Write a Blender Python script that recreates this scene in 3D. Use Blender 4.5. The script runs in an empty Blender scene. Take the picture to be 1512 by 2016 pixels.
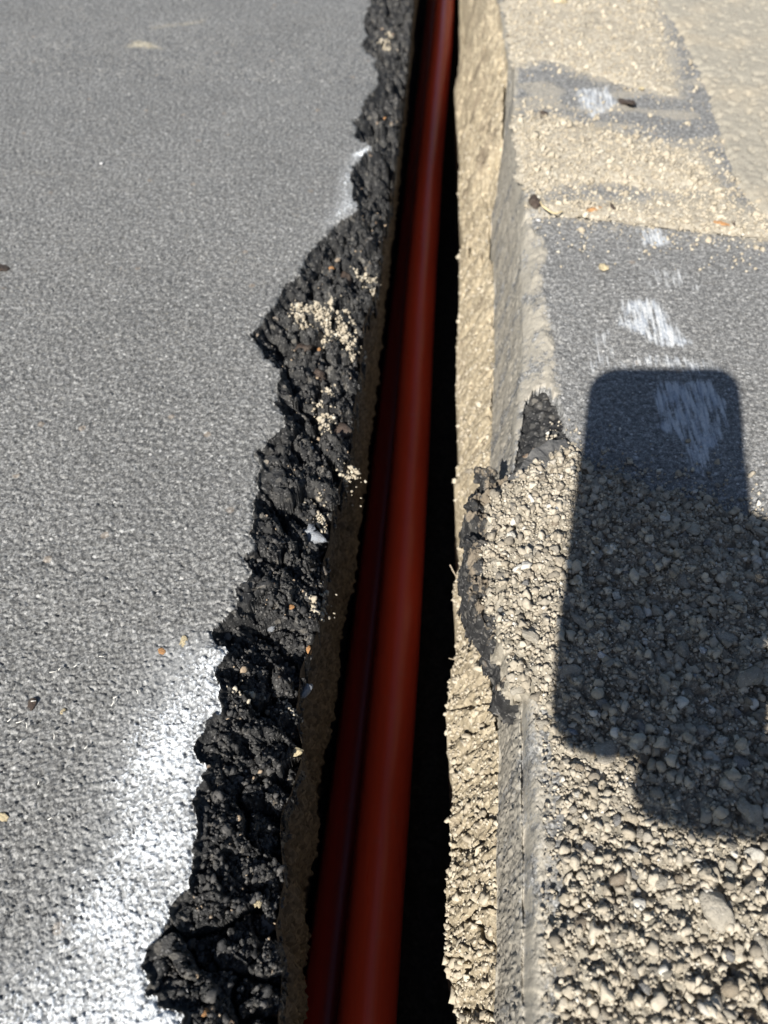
import bpy, bmesh, math, random
import numpy as np
from mathutils import Vector, Matrix

random.seed(7)
RNG = np.random.default_rng(7)
R = math.radians
S = bpy.context.scene
COL = S.collection

# ------------------------------------------------------------------ camera
PITCH, YAW, H = R(50.3), R(3.8), 0.30
FPX, CX, CY = 1514.0, 756.0, 1008.0
right = np.array([math.cos(YAW), math.sin(YAW), 0.0])
fh = np.array([-math.sin(YAW), math.cos(YAW), 0.0])
zup = np.array([0, 0, 1.0])
fwd = math.cos(PITCH) * fh - math.sin(PITCH) * zup
up = math.sin(PITCH) * fh + math.cos(PITCH) * zup
CAM = np.array([0.0, 0.0, H])
cd = bpy.data.cameras.new('camera')
cam = bpy.data.objects.new('camera', cd)
COL.objects.link(cam)
cam.matrix_world = Matrix(((right[0], up[0], -fwd[0], CAM[0]), (right[1], up[1], -fwd[1], CAM[1]),
                           (right[2], up[2], -fwd[2], CAM[2]), (0, 0, 0, 1)))
cd.sensor_fit = 'VERTICAL'
cd.sensor_height = 36.0
cd.lens = FPX / 2016 * 36.0
cd.clip_start, cd.clip_end = 0.004, 900
cd.dof.use_dof = True
cd.dof.focus_distance = 0.345
cd.dof.aperture_fstop = 11.0
S.camera = cam

# ------------------------------------------------------------------ sun and sky (antisolar point read off the phone's shadow)
ANTI = (1332.0, 795.0)
lv = (ANTI[0] - CX) / FPX * right - (ANTI[1] - CY) / FPX * up + fwd
lv = lv / np.linalg.norm(lv)
sd = bpy.data.lights.new('sun', 'SUN')
sd.energy, sd.angle, sd.color = 5.0, R(0.53), (1.0, 0.955, 0.88)
sun = bpy.data.objects.new('sun', sd)
COL.objects.link(sun)
sun.rotation_euler = Vector(lv).to_track_quat('-Z', 'Y').to_euler()
W = bpy.data.worlds.new('World')
S.world = W
W.use_nodes = True
nt = W.node_tree
bg = nt.nodes['Background']
sky = nt.nodes.new('ShaderNodeTexSky')
sky.sky_type = 'NISHITA'
sky.sun_disc = False
sky.sun_elevation = math.asin(-lv[2])
sky.sun_rotation = math.atan2(-lv[0], -lv[1])
sky.air_density, sky.dust_density, sky.ozone_density = 1.0, 0.6, 1.0
nt.links.new(sky.outputs[0], bg.inputs[0])
bg.inputs[1].default_value = 0.05
S.view_settings.view_transform = 'Standard'
S.view_settings.look = 'None'
S.view_settings.exposure = 0.85
S.view_settings.gamma = 1.0
S.view_settings.use_curve_mapping = False


def at(px, py, z=0.0):
    ray = (px - CX) / FPX * right - (py - CY) / FPX * up + fwd
    t = (z - H) / ray[2]
    return CAM + ray * t


def atpts(pts, z=0.0):
    return np.array([at(p[0], p[1], z)[:2] for p in pts])


# ------------------------------------------------------------------ noise
def _h(ix, iy, seed):
    x = (ix.astype(np.int64) * 374761393 + iy.astype(np.int64) * 668265263 + seed * 974711) & 0xffffffff
    x = ((x ^ (x >> 13)) * 1274126177) & 0xffffffff
    x = (x ^ (x >> 16)) & 0xffffffff
    return x


def h01(ix, iy, seed):
    return (_h(ix, iy, seed) & 0xffffff).astype(np.float32) / np.float32(16777216.0)


def perlin(x, y, seed=0):
    x0 = np.floor(x); y0 = np.floor(y)
    fx = (x - x0).astype(np.float32); fy = (y - y0).astype(np.float32)
    ix = x0.astype(np.int64); iy = y0.astype(np.int64)
    u = fx * fx * fx * (fx * (fx * 6 - 15) + 10); v = fy * fy * fy * (fy * (fy * 6 - 15) + 10)

    def g(dx, dy):
        a = h01(ix + dx, iy + dy, seed) * np.float32(6.2831853)
        return np.cos(a) * (fx - dx) + np.sin(a) * (fy - dy)
    a = g(0, 0); b = g(1, 0); c = g(0, 1); d = g(1, 1)
    return ((a + (b - a) * u) * (1 - v) + (c + (d - c) * u) * v) * 1.5


def fbm(x, y, seed=0, o=3):
    r = 0; a = 1.0; s = 0
    for k in range(o):
        r = r + a * perlin(x * 2 ** k, y * 2 ** k, seed + k * 17); s += a; a *= 0.5
    return r / s


def worley(x, y, seed=0):
    x0 = np.floor(x); y0 = np.floor(y)
    fx = (x - x0).astype(np.float32); fy = (y - y0).astype(np.float32)
    ix = x0.astype(np.int64); iy = y0.astype(np.int64)
    f1 = np.full(x.shape, 9, np.float32); f2 = f1.copy(); cid = np.zeros(x.shape, np.float32)
    for dx in (-1, 0, 1):
        for dy in (-1, 0, 1):
            hh = _h(ix + dx, iy + dy, seed)
            px = dx + (hh & 0xfff).astype(np.float32) / 4096 - fx
            py = dy + ((hh >> 12) & 0xfff).astype(np.float32) / 4096 - fy
            d = px * px + py * py
            m = d < f1
            f2 = np.where(m, f1, np.minimum(f2, d))
            cid = np.where(m, (hh >> 24).astype(np.float32) / 256, cid)
            f1 = np.where(m, d, f1)
    return np.sqrt(f1), np.sqrt(f2), cid


def facet(x, y, seed=0):
    """broken-stone relief: every cell is one tilted plane; returns height (about -0.5..0.5) and the gap to the next cell"""
    x0 = np.floor(x); y0 = np.floor(y)
    fx = (x - x0).astype(np.float32); fy = (y - y0).astype(np.float32)
    ix = x0.astype(np.int64); iy = y0.astype(np.int64)
    f1 = np.full(x.shape, 9, np.float32); f2 = f1.copy(); hgt = np.zeros(x.shape, np.float32)
    for dx in (-1, 0, 1):
        for dy in (-1, 0, 1):
            hh = _h(ix + dx, iy + dy, seed); h2 = _h(ix + dx, iy + dy, seed + 1000)
            px = dx + (hh & 0xfff).astype(np.float32) / 4096 - fx
            py = dy + ((hh >> 12) & 0xfff).astype(np.float32) / 4096 - fy
            d = px * px + py * py
            a = (h2 & 0xfff).astype(np.float32) / 2048 - 1; b = ((h2 >> 12) & 0xfff).astype(np.float32) / 2048 - 1
            q = (h2 >> 24).astype(np.float32) / 256 - 0.5 + 0.75 * (a * px + b * py)
            m = d < f1
            f2 = np.where(m, f1, np.minimum(f2, d)); hgt = np.where(m, q, hgt); f1 = np.where(m, d, f1)
    return hgt, np.sqrt(f2) - np.sqrt(f1)


def sst(a, b, x):
    t = np.clip((x - a) / (b - a), 0, 1)
    return t * t * (3 - 2 * t)


def sdist(X, Y, poly, closed=True):
    """signed distance to a polygon, positive inside (or unsigned to a polyline)"""
    shp = X.shape
    x = X.ravel().astype(np.float32); y = Y.ravel().astype(np.float32)
    d = np.full(x.shape, 1e9, np.float32); ins = np.zeros(x.shape, bool)
    n = len(poly)
    for i in range(n if closed else n - 1):
        ax, ay = poly[i]; bx, by = poly[(i + 1) % n]
        ex, ey = bx - ax, by - ay
        t = np.clip(((x - ax) * ex + (y - ay) * ey) / (ex * ex + ey * ey + 1e-18), 0, 1)
        dx = x - ax - ex * t; dy = y - ay - ey * t
        d = np.minimum(d, dx * dx + dy * dy)
        if closed and ay != by:
            c = (ay > y) != (by > y)
            ins ^= c & (x < ex * (y - ay) / ey + ax)
    d = np.sqrt(d)
    if closed:
        d = np.where(ins, d, -d)
    return d.reshape(shp)


def curve(pts, z):
    """outline given in picture points at height z -> function X(Y)"""
    w = np.array([at(p[0], p[1], p[2] if len(p) > 2 else z)[:2] for p in pts])
    w = w[np.argsort(w[:, 1])]
    return lambda y: np.interp(y, w[:, 1], w[:, 0])


# ------------------------------------------------------------------ mesh helpers
def mesh_np(name, V, F, mat=None, parent=None, attrs=None, smooth=True):
    me = bpy.data.meshes.new(name)
    V = np.ascontiguousarray(V, dtype=np.float32)
    F = np.ascontiguousarray(F, dtype=np.int32)
    k = F.shape[1]
    me.vertices.add(len(V)); me.vertices.foreach_set('co', V.ravel())
    me.loops.add(F.size); me.loops.foreach_set('vertex_index', F.ravel())
    me.polygons.add(len(F))
    me.polygons.foreach_set('loop_start', np.arange(0, F.size, k, dtype=np.int32))
    if smooth:
        me.polygons.foreach_set('use_smooth', np.ones(len(F), bool))
    me.update(calc_edges=True)
    for an, av in (attrs or {}).items():
        a = me.attributes.new(an, 'FLOAT', 'POINT')
        a.data.foreach_set('value', np.ascontiguousarray(av, dtype=np.float32).ravel())
    o = bpy.data.objects.new(name, me)
    COL.objects.link(o)
    if mat: me.materials.append(mat)
    if parent: o.parent = parent
    return o


def grid_faces(nr, nc, mask=None):
    i = np.arange((nr - 1) * (nc - 1)); r = i // (nc - 1); c = i % (nc - 1)
    a = r * nc + c
    F = np.stack([a, a + 1, a + nc + 1, a + nc], 1)
    return F if mask is None else F[mask.ravel()]


def compact(V, F, attrs):
    u, inv = np.unique(F.ravel(), return_inverse=True)
    return V[u], inv.reshape(F.shape), {k: np.asarray(v).ravel()[u] for k, v in attrs.items()}


def tag(o, label=None, cat=None, group=None, kind=None):
    if label: o['label'] = label
    if cat: o['category'] = cat
    if group: o['group'] = group
    if kind: o['kind'] = kind
    return o


def from_bm(name, bm, mat, parent=None, smooth=True):
    me = bpy.data.meshes.new(name)
    bm.to_mesh(me); bm.free()
    if smooth:
        for p in me.polygons: p.use_smooth = True
    me.materials.append(mat)
    o = bpy.data.objects.new(name, me)
    COL.objects.link(o)
    if parent: o.parent = parent
    return o


# ------------------------------------------------------------------ materials
class NT:
    def __init__(s, name):
        s.m = bpy.data.materials.new(name); s.m.use_nodes = True
        s.t = s.m.node_tree; s.p = s.t.nodes['Principled BSDF']
        s.geo = s.t.nodes.new('ShaderNodeTexCoord').outputs['Object']

    def n(s, typ, **kw):
        nd = s.t.nodes.new(typ)
        for k, v in kw.items(): setattr(nd, k, v)
        return nd

    def link(s, a, b): s.t.links.new(a, b)

    def noise(s, scale, detail=3, rough=0.55, vec=None):
        nd = s.n('ShaderNodeTexNoise'); nd.inputs['Scale'].default_value = scale
        nd.inputs['Detail'].default_value = detail; nd.inputs['Roughness'].default_value = rough
        s.link(vec or s.geo, nd.inputs['Vector']); return nd.outputs['Fac']

    def voro(s, scale, out='Color', vec=None):
        nd = s.n('ShaderNodeTexVoronoi'); nd.inputs['Scale'].default_value = scale
        s.link(vec or s.geo, nd.inputs['Vector']); return nd.outputs[out]

    def sep(s, col):
        nd = s.n('ShaderNodeSeparateColor'); s.link(col, nd.inputs[0]); return nd.outputs[0]

    def ramp(s, fac, stops, interp='LINEAR'):
        nd = s.n('ShaderNodeValToRGB'); nd.color_ramp.interpolation = interp
        e = nd.color_ramp.elements
        while len(e) < len(stops): e.new(0.5)
        for q, (p, c) in zip(e, stops):
            q.position = p; q.color = (*c, 1) if len(c) == 3 else c
        s.link(fac, nd.inputs[0]); return nd.outputs[0]

    def mix(s, fac, a, b, blend='MIX'):
        nd = s.n('ShaderNodeMix'); nd.data_type = 'RGBA'; nd.blend_type = blend
        for sock, v in ((nd.inputs[0], fac), (nd.inputs[6], a), (nd.inputs[7], b)):
            if isinstance(v, (int, float)): sock.default_value = v
            elif isinstance(v, tuple): sock.default_value = (*v, 1)
            else: s.link(v, sock)
        return nd.outputs[2]

    def math(s, op, a, b=0.0, c=None):
        nd = s.n('ShaderNodeMath'); nd.operation = op
        for k, v in enumerate((a, b) if c is None else (a, b, c)):
            if isinstance(v, (int, float)): nd.inputs[k].default_value = v
            else: s.link(v, nd.inputs[k])
        return nd.outputs[0]

    def attr(s, name):
        nd = s.n('ShaderNodeAttribute'); nd.attribute_name = name; return nd.outputs['Fac']

    def rng(s, v, a, b, c=0.0, d=1.0):
        nd = s.n('ShaderNodeMapRange'); nd.interpolation_type = 'SMOOTHSTEP'
        s.link(v, nd.inputs[0])
        for k, q in zip((1, 2, 3, 4), (a, b, c, d)): nd.inputs[k].default_value = q
        return nd.outputs[0]

    def bump(s, h, strength, dist):
        nd = s.n('ShaderNodeBump'); nd.inputs['Strength'].default_value = strength
        nd.inputs['Distance'].default_value = dist
        s.link(h, nd.inputs['Height']); s.link(nd.outputs[0], s.p.inputs['Normal'])

    def fin(s, col, rough, spec=0.5):
        if isinstance(col, tuple): s.p.inputs['Base Color'].default_value = (*col, 1)
        else: s.link(col, s.p.inputs['Base Color'])
        if isinstance(rough, (int, float)): s.p.inputs['Roughness'].default_value = rough
        else: s.link(rough, s.p.inputs['Roughness'])
        s.p.inputs['Specular IOR Level'].default_value = spec
        return s.m


TAN = (0.46, 0.365, 0.245)


def asphalt_material(name, dark, mid, light, rough0):
    m = NT(name)
    g = m.sep(m.voro(780))
    big = m.noise(9, 4)
    sp = m.sep(m.voro(1500))
    col = m.ramp(g, [(0.0, dark), (0.45, mid), (0.8, tuple(1.5 * q for q in mid)), (0.93, light), (1.0, tuple(1.5 * q for q in light))])
    col = m.mix(0.55, col, m.ramp(m.noise(1250, 3, 0.75), [(0.32, tuple(0.12 * q for q in mid)), (0.5, mid), (0.68, tuple(2.7 * q for q in mid))]))
    col = m.mix(m.rng(big, 0.35, 0.7, 0.0, 0.55), col, tuple(0.6 * q for q in mid))
    col = m.mix(m.rng(sp, 0.90, 0.93, 0, 0.8), col, tuple(3.2 * q for q in mid))
    col = m.mix(m.rng(sp, 0.12, 0.09, 0, 0.8), col, tuple(0.2 * q for q in mid))
    col = m.mix(0.55, col, m.ramp(m.noise(340, 4, 0.75), [(0.37, tuple(0.22 * q for q in mid)), (0.5, tuple(0.9 * q for q in mid)), (0.63, tuple(2.6 * q for q in mid))]))
    sq = m.n('ShaderNodeTexVoronoi'); sq.inputs['Scale'].default_value = 420
    m.link(m.geo, sq.inputs['Vector'])
    col = m.mix(m.math('MULTIPLY', m.rng(m.sep(sq.outputs['Color']), 0.945, 0.96), m.math('MULTIPLY', m.rng(sq.outputs['Distance'], 0.42, 0.3), 0.6)), col, tuple(3.6 * q for q in mid))  # pale specks painted in as sparkle on the grains
    # a few tan and reddish stone chips worn flush with the surface
    cv = m.n('ShaderNodeTexVoronoi'); cv.inputs['Scale'].default_value = 85
    m.link(m.geo, cv.inputs['Vector'])
    chip = m.math('MULTIPLY', m.rng(m.sep(cv.outputs['Color']), 0.93, 0.95), m.rng(cv.outputs['Distance'], 0.22, 0.16))
    col = m.mix(m.math('MULTIPLY', chip, 0.45), col, (0.25, 0.20, 0.15))
    # dust
    dn = m.noise(420, 3, 0.7)
    df = m.math('ADD', m.attr('dust'), m.math('MULTIPLY', m.math('SUBTRACT', dn, 0.5), 1.5))
    df = m.math('MULTIPLY', m.rng(df, 0.3, 0.75), m.rng(m.attr('dust'), 0.0, 0.12))
    dcol = m.ramp(m.noise(300, 4, 0.7), [(0.3, (0.265, 0.243, 0.205)), (0.7, (0.365, 0.334, 0.275))])
    col = m.mix(m.math('MULTIPLY', df, 0.92), col, dcol)
    # sprayed white paint caught on the grain tops
    pn = m.noise(700, 4, 0.8)
    pa = m.attr('paint')
    pf = m.math('ADD', pa, m.math('MULTIPLY', m.math('SUBTRACT', pn, 0.5), 2.0))
    pf = m.math('ADD', pf, m.math('MULTIPLY', m.attr('relief'), 0.30))
    pf = m.math('MULTIPLY', m.rng(pf, 0.38, 0.62), m.rng(pa, 0.01, 0.25))
    pf = m.math('MAXIMUM', m.math('MULTIPLY', pf, 0.84), m.math('MULTIPLY', pa, 0.42))
    col = m.mix(pf, col, (0.70, 0.735, 0.77))
    # smeared blue-white paint
    sm = m.attr('smear')
    mp = m.n('ShaderNodeMapping'); mp.inputs['Scale'].default_value = (1.0, 0.10, 1.0); mp.inputs['Rotation'].default_value = (0, 0, R(-9))
    m.link(m.geo, mp.inputs['Vector'])
    st = m.noise(480, 4, 0.65, mp.outputs[0])
    sf = m.math('ADD', sm, m.math('MULTIPLY', m.math('SUBTRACT', st, 0.5), 1.6))
    sf = m.math('MULTIPLY', m.rng(sf, 0.32, 0.95), m.rng(sm, 0.0, 0.3))
    scol = m.mix(m.rng(st, 0.35, 0.65), (0.33, 0.37, 0.43), (0.60, 0.61, 0.61))
    col = m.mix(m.math('MULTIPLY', sf, 0.85), col, scol)
    # yellowish stain
    col = m.mix(m.math('MULTIPLY', m.rng(m.math('ADD', m.attr('stain_tone'), m.math('MULTIPLY', m.math('SUBTRACT', dn, 0.5), 0.9)), 0.35, 0.9), 0.85), col, (0.62, 0.54, 0.37))
    m.bump(m.noise(2400, 3, 0.6), 0.5, 0.0004)
    return m.fin(col, rough0, 0.45)


M_ROAD = asphalt_material('weathered_asphalt', (0.036, 0.036, 0.036), (0.134, 0.134, 0.131), (0.42, 0.42, 0.41), 0.58)
M_SLAB = asphalt_material('smooth_asphalt', (0.060, 0.060, 0.059), (0.158, 0.157, 0.153), (0.40, 0.395, 0.38), 0.62)


def m_fresh():
    m = NT('broken_bitumen')
    g = m.sep(m.voro(330))
    col = m.ramp(g, [(0.0, (0.010, 0.010, 0.011)), (0.6, (0.027, 0.027, 0.027)), (0.92, (0.056, 0.054, 0.051)), (1.0, (0.13, 0.12, 0.105))])
    cv = m.n('ShaderNodeTexVoronoi'); cv.inputs['Scale'].default_value = 170
    m.link(m.geo, cv.inputs['Vector'])
    chip = m.math('MULTIPLY', m.rng(m.sep(cv.outputs['Color']), 0.945, 0.955), m.rng(cv.outputs['Distance'], 0.34, 0.26))
    col = m.mix(m.math('MULTIPLY', chip, 0.8), col, m.ramp(m.noise(200), [(0.4, (0.28, 0.17, 0.10)), (0.6, (0.36, 0.32, 0.26))]))
    col = m.mix(m.rng(m.sep(m.voro(1150)), 0.90, 0.96, 0, 0.75), col, (0.17, 0.165, 0.16))  # grey specks stand in for crystal glints
    d = m.attr('dust')
    df = m.rng(m.math('ADD', d, m.math('MULTIPLY', m.math('SUBTRACT', m.noise(380, 4, 0.7), 0.5), 1.7)), 0.45, 0.75)
    col = m.mix(m.math('MULTIPLY', df, 0.8), col, (0.25, 0.205, 0.15))
    m.bump(m.noise(1100, 5, 0.7), 1.0, 0.0010)
    return m.fin(col, m.ramp(m.noise(700), [(0.3, (0.46,) * 3), (0.7, (0.80,) * 3)]), 0.42)


def m_soil(name, a, b, dk, scale=500):
    m = NT(name)
    g = m.sep(m.voro(scale))
    col = m.ramp(g, [(0.0, a), (0.75, b), (0.95, tuple(min(1.3 * q, 0.8) for q in b)), (1.0, dk)])
    col = m.mix(m.rng(m.noise(70, 4, 0.6), 0.5, 0.72, 0.0, 0.55), col, dk)
    col = m.mix(m.rng(m.attr('stain_tone'), 0.2, 0.8, 0.0, 0.7), col, dk)
    m.bump(m.noise(1300, 4, 0.7), 0.8, 0.0008)
    return m.fin(col, 0.92, 0.15)


def m_grain(name, stops):
    m = NT(name)
    col = m.ramp(m.attr('tint'), stops)
    col = m.mix(0.35, col, m.ramp(m.noise(900, 3, 0.7), [(0.25, (0.16, 0.13, 0.09)), (0.75, (0.55, 0.47, 0.36))]))
    m.bump(m.noise(1500, 3, 0.6), 0.6, 0.0004)
    return m.fin(col, 0.9, 0.2)


def m_stone(name, stops, rough=0.75, fleck=(0.6, 0.57, 0.5)):
    m = NT(name)
    oi = m.n('ShaderNodeObjectInfo').outputs['Random']
    col = m.ramp(oi, stops, 'CONSTANT')
    col = m.mix(m.rng(m.noise(1.3, 4, 0.65), 0.42, 0.72, 0.0, 0.5), col, (0.12, 0.105, 0.085))
    col = m.mix(m.rng(m.noise(5.5, 3, 0.6), 0.58, 0.72, 0.0, 0.65), col, fleck)
    m.bump(m.noise(3.2, 5, 0.72), 0.9, 0.0016)
    return m.fin(col, rough, 0.3)


M_FRESH = m_fresh()
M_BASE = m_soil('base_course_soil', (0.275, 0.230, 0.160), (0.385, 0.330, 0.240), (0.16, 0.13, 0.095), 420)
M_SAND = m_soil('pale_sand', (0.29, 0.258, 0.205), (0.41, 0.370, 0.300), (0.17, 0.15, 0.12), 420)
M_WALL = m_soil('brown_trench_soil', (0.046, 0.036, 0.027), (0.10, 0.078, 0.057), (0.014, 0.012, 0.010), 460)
M_FLOOR = m_soil('dark_trench_soil', (0.035, 0.028, 0.022), (0.055, 0.045, 0.035), (0.02, 0.017, 0.014), 400)  # near-black colour paints in the shade at the trench bottom
M_PILE = m_soil('dirt_heap_soil', (0.21, 0.188, 0.150), (0.31, 0.281, 0.230), (0.11, 0.10, 0.08), 600)  # base colour lowered to deepen the occlusion shade between grains
M_GRAIN = m_grain('dirt_grains', [(0.0, (0.22, 0.197, 0.158)), (0.5, (0.37, 0.336, 0.276)), (0.86, (0.49, 0.455, 0.385)), (0.90, (0.10, 0.095, 0.085)), (0.96, (0.13, 0.12, 0.105)), (0.97, (0.60, 0.59, 0.55))])
M_SANDG = m_grain('sand_grains', [(0.0, (0.30, 0.265, 0.205)), (0.5, (0.42, 0.375, 0.295)), (0.9, (0.54, 0.495, 0.405)), (0.94, (0.10, 0.095, 0.085)), (1.0, (0.62, 0.60, 0.52))])
M_PEB = m_stone('dusty_pebble', [(0.0, (0.32, 0.29, 0.24)), (0.4, (0.37, 0.337, 0.28)), (0.7, (0.28, 0.253, 0.212))])
M_PGREY = m_stone('grey_pebble', [(0.0, (0.27, 0.265, 0.25)), (0.5, (0.22, 0.215, 0.21))])
M_PBROWN = m_stone('brown_pebble', [(0.0, (0.25, 0.205, 0.155)), (0.5, (0.30, 0.25, 0.185))])
M_PPALE = m_stone('pale_pebble', [(0.0, (0.54, 0.51, 0.43)), (0.5, (0.60, 0.57, 0.50))])
M_TANST = m_stone('yellow_tan_stone', [(0.0, (0.55, 0.46, 0.29))], 0.8, (0.66, 0.58, 0.43))
M_BLUEST = m_stone('blue_grey_stone', [(0.0, (0.26, 0.28, 0.31))], 0.5, (0.62, 0.63, 0.64))
M_WHITEST = m_stone('white_stone', [(0.0, (0.66, 0.66, 0.66))], 0.6, (0.8, 0.8, 0.8))
M_BROWNST = m_stone('tarred_brown_stone', [(0.0, (0.060, 0.043, 0.035))], 0.55, (0.15, 0.095, 0.062))
M_ORANGE = m_stone('orange_chip', [(0.0, (0.50, 0.26, 0.11))], 0.75, (0.6, 0.4, 0.22))


def plain(name, col, rough, spec=0.5, bump=None, coat=0):
    m = NT(name)
    n = m.mix(0.18, col, m.ramp(m.noise(160, 4), [(0.3, tuple(0.5 * q for q in col)), (0.7, tuple(min(1, 1.5 * q) for q in col))]))
    if bump: m.bump(m.noise(bump[0], 3), bump[1], bump[2])
    return m.fin(n, rough, spec)


def m_pipe(name, c1, c2):
    m = NT(name)
    mp = m.n('ShaderNodeMapping'); mp.inputs['Scale'].default_value = (1, 0.04, 1)
    m.link(m.geo, mp.inputs['Vector'])
    st = m.noise(500, 3, 0.6, mp.outputs[0])
    col = m.mix(m.rng(st, 0.35, 0.7, 0, 0.35), c1, c2)
    dust = m.math('MULTIPLY', m.rng(m.noise(55, 5, 0.7), 0.55, 0.8), 0.12)
    col = m.mix(dust, col, (0.35, 0.27, 0.19))
    m.bump(st, 0.12, 0.0006)
    return m.fin(col, m.ramp(st, [(0.3, (0.27,) * 3), (0.75, (0.40,) * 3)]), 0.5)


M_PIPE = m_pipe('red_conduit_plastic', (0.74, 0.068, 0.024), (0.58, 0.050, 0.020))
M_PIPE2 = m_pipe('shade_darkened_conduit_plastic', (0.34, 0.026, 0.015), (0.26, 0.020, 0.012))  # same red conduit, trench shade put into a darker colour
M_STRAW = plain('dry_straw', (0.55, 0.45, 0.27), 0.8)
M_LINT = plain('pale_lint', (0.62, 0.60, 0.55), 0.8)
M_ROOT = plain('pale_root_fibre', (0.45, 0.38, 0.29), 0.8)
M_CONC = NT('concrete_gutter')
_c = M_CONC.ramp(M_CONC.noise(500, 4, 0.7), [(0.3, (0.235, 0.215, 0.178)), (0.7, (0.355, 0.33, 0.275))])
_c = M_CONC.mix(M_CONC.rng(M_CONC.noise(230, 3, 0.65), 0.60, 0.68, 0, 0.75), _c, (0.14, 0.12, 0.10))
_c = M_CONC.mix(M_CONC.rng(M_CONC.noise(14, 4), 0.45, 0.7, 0, 0.4), _c, (0.44, 0.37, 0.27))
M_CONC.bump(M_CONC.noise(700, 4, 0.7), 0.6, 0.0008)
M_CONC = M_CONC.fin(_c, 0.9, 0.2)
M_PHONE = plain('phone_black_glass', (0.012, 0.012, 0.014), 0.2)
M_CASE = plain('phone_case', (0.02, 0.02, 0.022), 0.6)
M_METAL = plain('phone_lens_ring', (0.25, 0.25, 0.26), 0.3)
M_SKIN = plain('skin', (0.50, 0.31, 0.22), 0.5, 0.4, (600, 0.2, 0.0005))
M_SLEEVE = plain('grey_sleeve_cloth', (0.10, 0.105, 0.115), 0.9, 0.2, (900, 0.6, 0.0008))
M_TERR = m_soil('bare_ground', (0.24, 0.19, 0.13), (0.33, 0.27, 0.19), (0.13, 0.11, 0.08), 30)

# ------------------------------------------------------------------ outlines (picture points -> ground)
A_PX = [(735, -60), (730, 0), (715, 40), (724, 75), (710, 85), (736, 112), (746, 160), (728, 182), (712, 215), (700, 240), (698, 266), (736, 288),
        (712, 302), (696, 320), (688, 345), (696, 366), (692, 388), (706, 410), (690, 424), (668, 436), (642, 458), (622, 478), (606, 500), (588, 538),
        (556, 562), (548, 590), (516, 616), (508, 640), (490, 662), (512, 690), (532, 706), (556, 724), (548, 750), (540, 790), (560, 838),
        (530, 862), (508, 892), (514, 920), (496, 978), (506, 1020), (494, 1046), (504, 1066), (478, 1100), (492, 1140), (462, 1165), (456, 1196),
        (424, 1240), (442, 1284), (424, 1326), (434, 1384), (404, 1430), (384, 1478), (404, 1502), (400, 1530), (384, 1582), (390, 1620), (378, 1660),
        (372, 1720), (352, 1780), (326, 1828), (290, 1870), (282, 1915), (292, 1950), (322, 1962), (356, 1994), (350, 2040), (310, 2120), (330, 2300), (300, 2600)]
B_PX = [(815, -60), (815, 0), (805, 130), (788, 260), (780, 330), (768, 420), (752, 480), (750, 545), (738, 600), (716, 650), (720, 690), (712, 740),
        (704, 800), (694, 850), (692, 900), (680, 950), (664, 1000), (652, 1056), (646, 1110), (640, 1180), (630, 1230), (622, 1270), (606, 1310), (600, 1350), (588, 1410),
        (597, 1470), (592, 1520), (580, 1570), (562, 1610), (560, 1680), (566, 1735), (552, 1780), (550, 1830), (566, 1900), (556, 2016), (548, 2120), (540, 2300), (530, 2600)]
D_PX = [(907, -60), (905, 0), (904, 60), (906, 110), (896, 180), (899, 230), (906, 300), (903, 360), (905, 420), (912, 470), (905, 510), (904, 620), (899, 700), (903, 740), (898, 780),
        (906, 830), (905, 900), (894, 970), (912, 1005), (908, 1060), (905, 1110), (892, 1160), (904, 1230), (896, 1290), (884, 1350), (879, 1420), (886, 1490), (896, 1570), (886, 1620), (890, 1680),
        (880, 1740), (879, 1800), (878, 1880), (897, 1950), (900, 2016), (890, 2150), (885, 2600)]
E_PX = [(962, -60, -.014), (984, 0, -.014), (1002, 130, -.020), (996, 250, -.034), (988, 310, -.060), (980, 370, -.072), (968, 440), (974, 560), (975, 700), (970, 850), (965, 930), (962, 1100), (962, 1250), (978, 1310), (984, 1400),
        (984, 1500), (980, 1700), (980, 1800), (976, 2016), (975, 2600)]
G_PX = [(972, -60), (992, 0), (1008, 130), (1004, 250), (1012, 300), (1022, 400), (1026, 500), (1030, 700), (1020, 800), (1008, 920), (1012, 1100), (1014, 1380), (1026, 1500), (1028, 1700),
        (1026, 2016), (1020, 2600)]
F_PX = [(980, -60), (996, 0), (1011, 130), (1012, 250), (1028, 310), (1034, 380), (1038, 440), (1068, 480), (1056, 560), (1074, 640), (1082, 700), (1090, 760), (1066, 900), (1046, 1100), (1046, 1380),
        (1064, 1480), (1068, 1600), (1064, 2016), (1060, 2600)]
ZB, ZD, ZE = -0.030, -0.128, -0.075
fB, fD, fE, fG, fF = curve(B_PX, ZB), curve(D_PX, ZD), curve(E_PX, ZE), curve(G_PX, -0.010), curve(F_PX, 0.0)
A_W = atpts(A_PX, 0.0)
# beyond the picture the broken edge runs on with the same wander
far = [(A_W[0][0] + 0.01 * math.sin(k * 1.7) - 0.0, A_W[0][1] + 0.05 * k) for k in range(1, 60)]
A_POLY = np.array([(3.0, 20.0), (far[-1][0], 20.0)] + far[::-1] + [tuple(p) for p in A_W] + [(A_W[-1][0], -20.0), (3.0, -20.0)])

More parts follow.
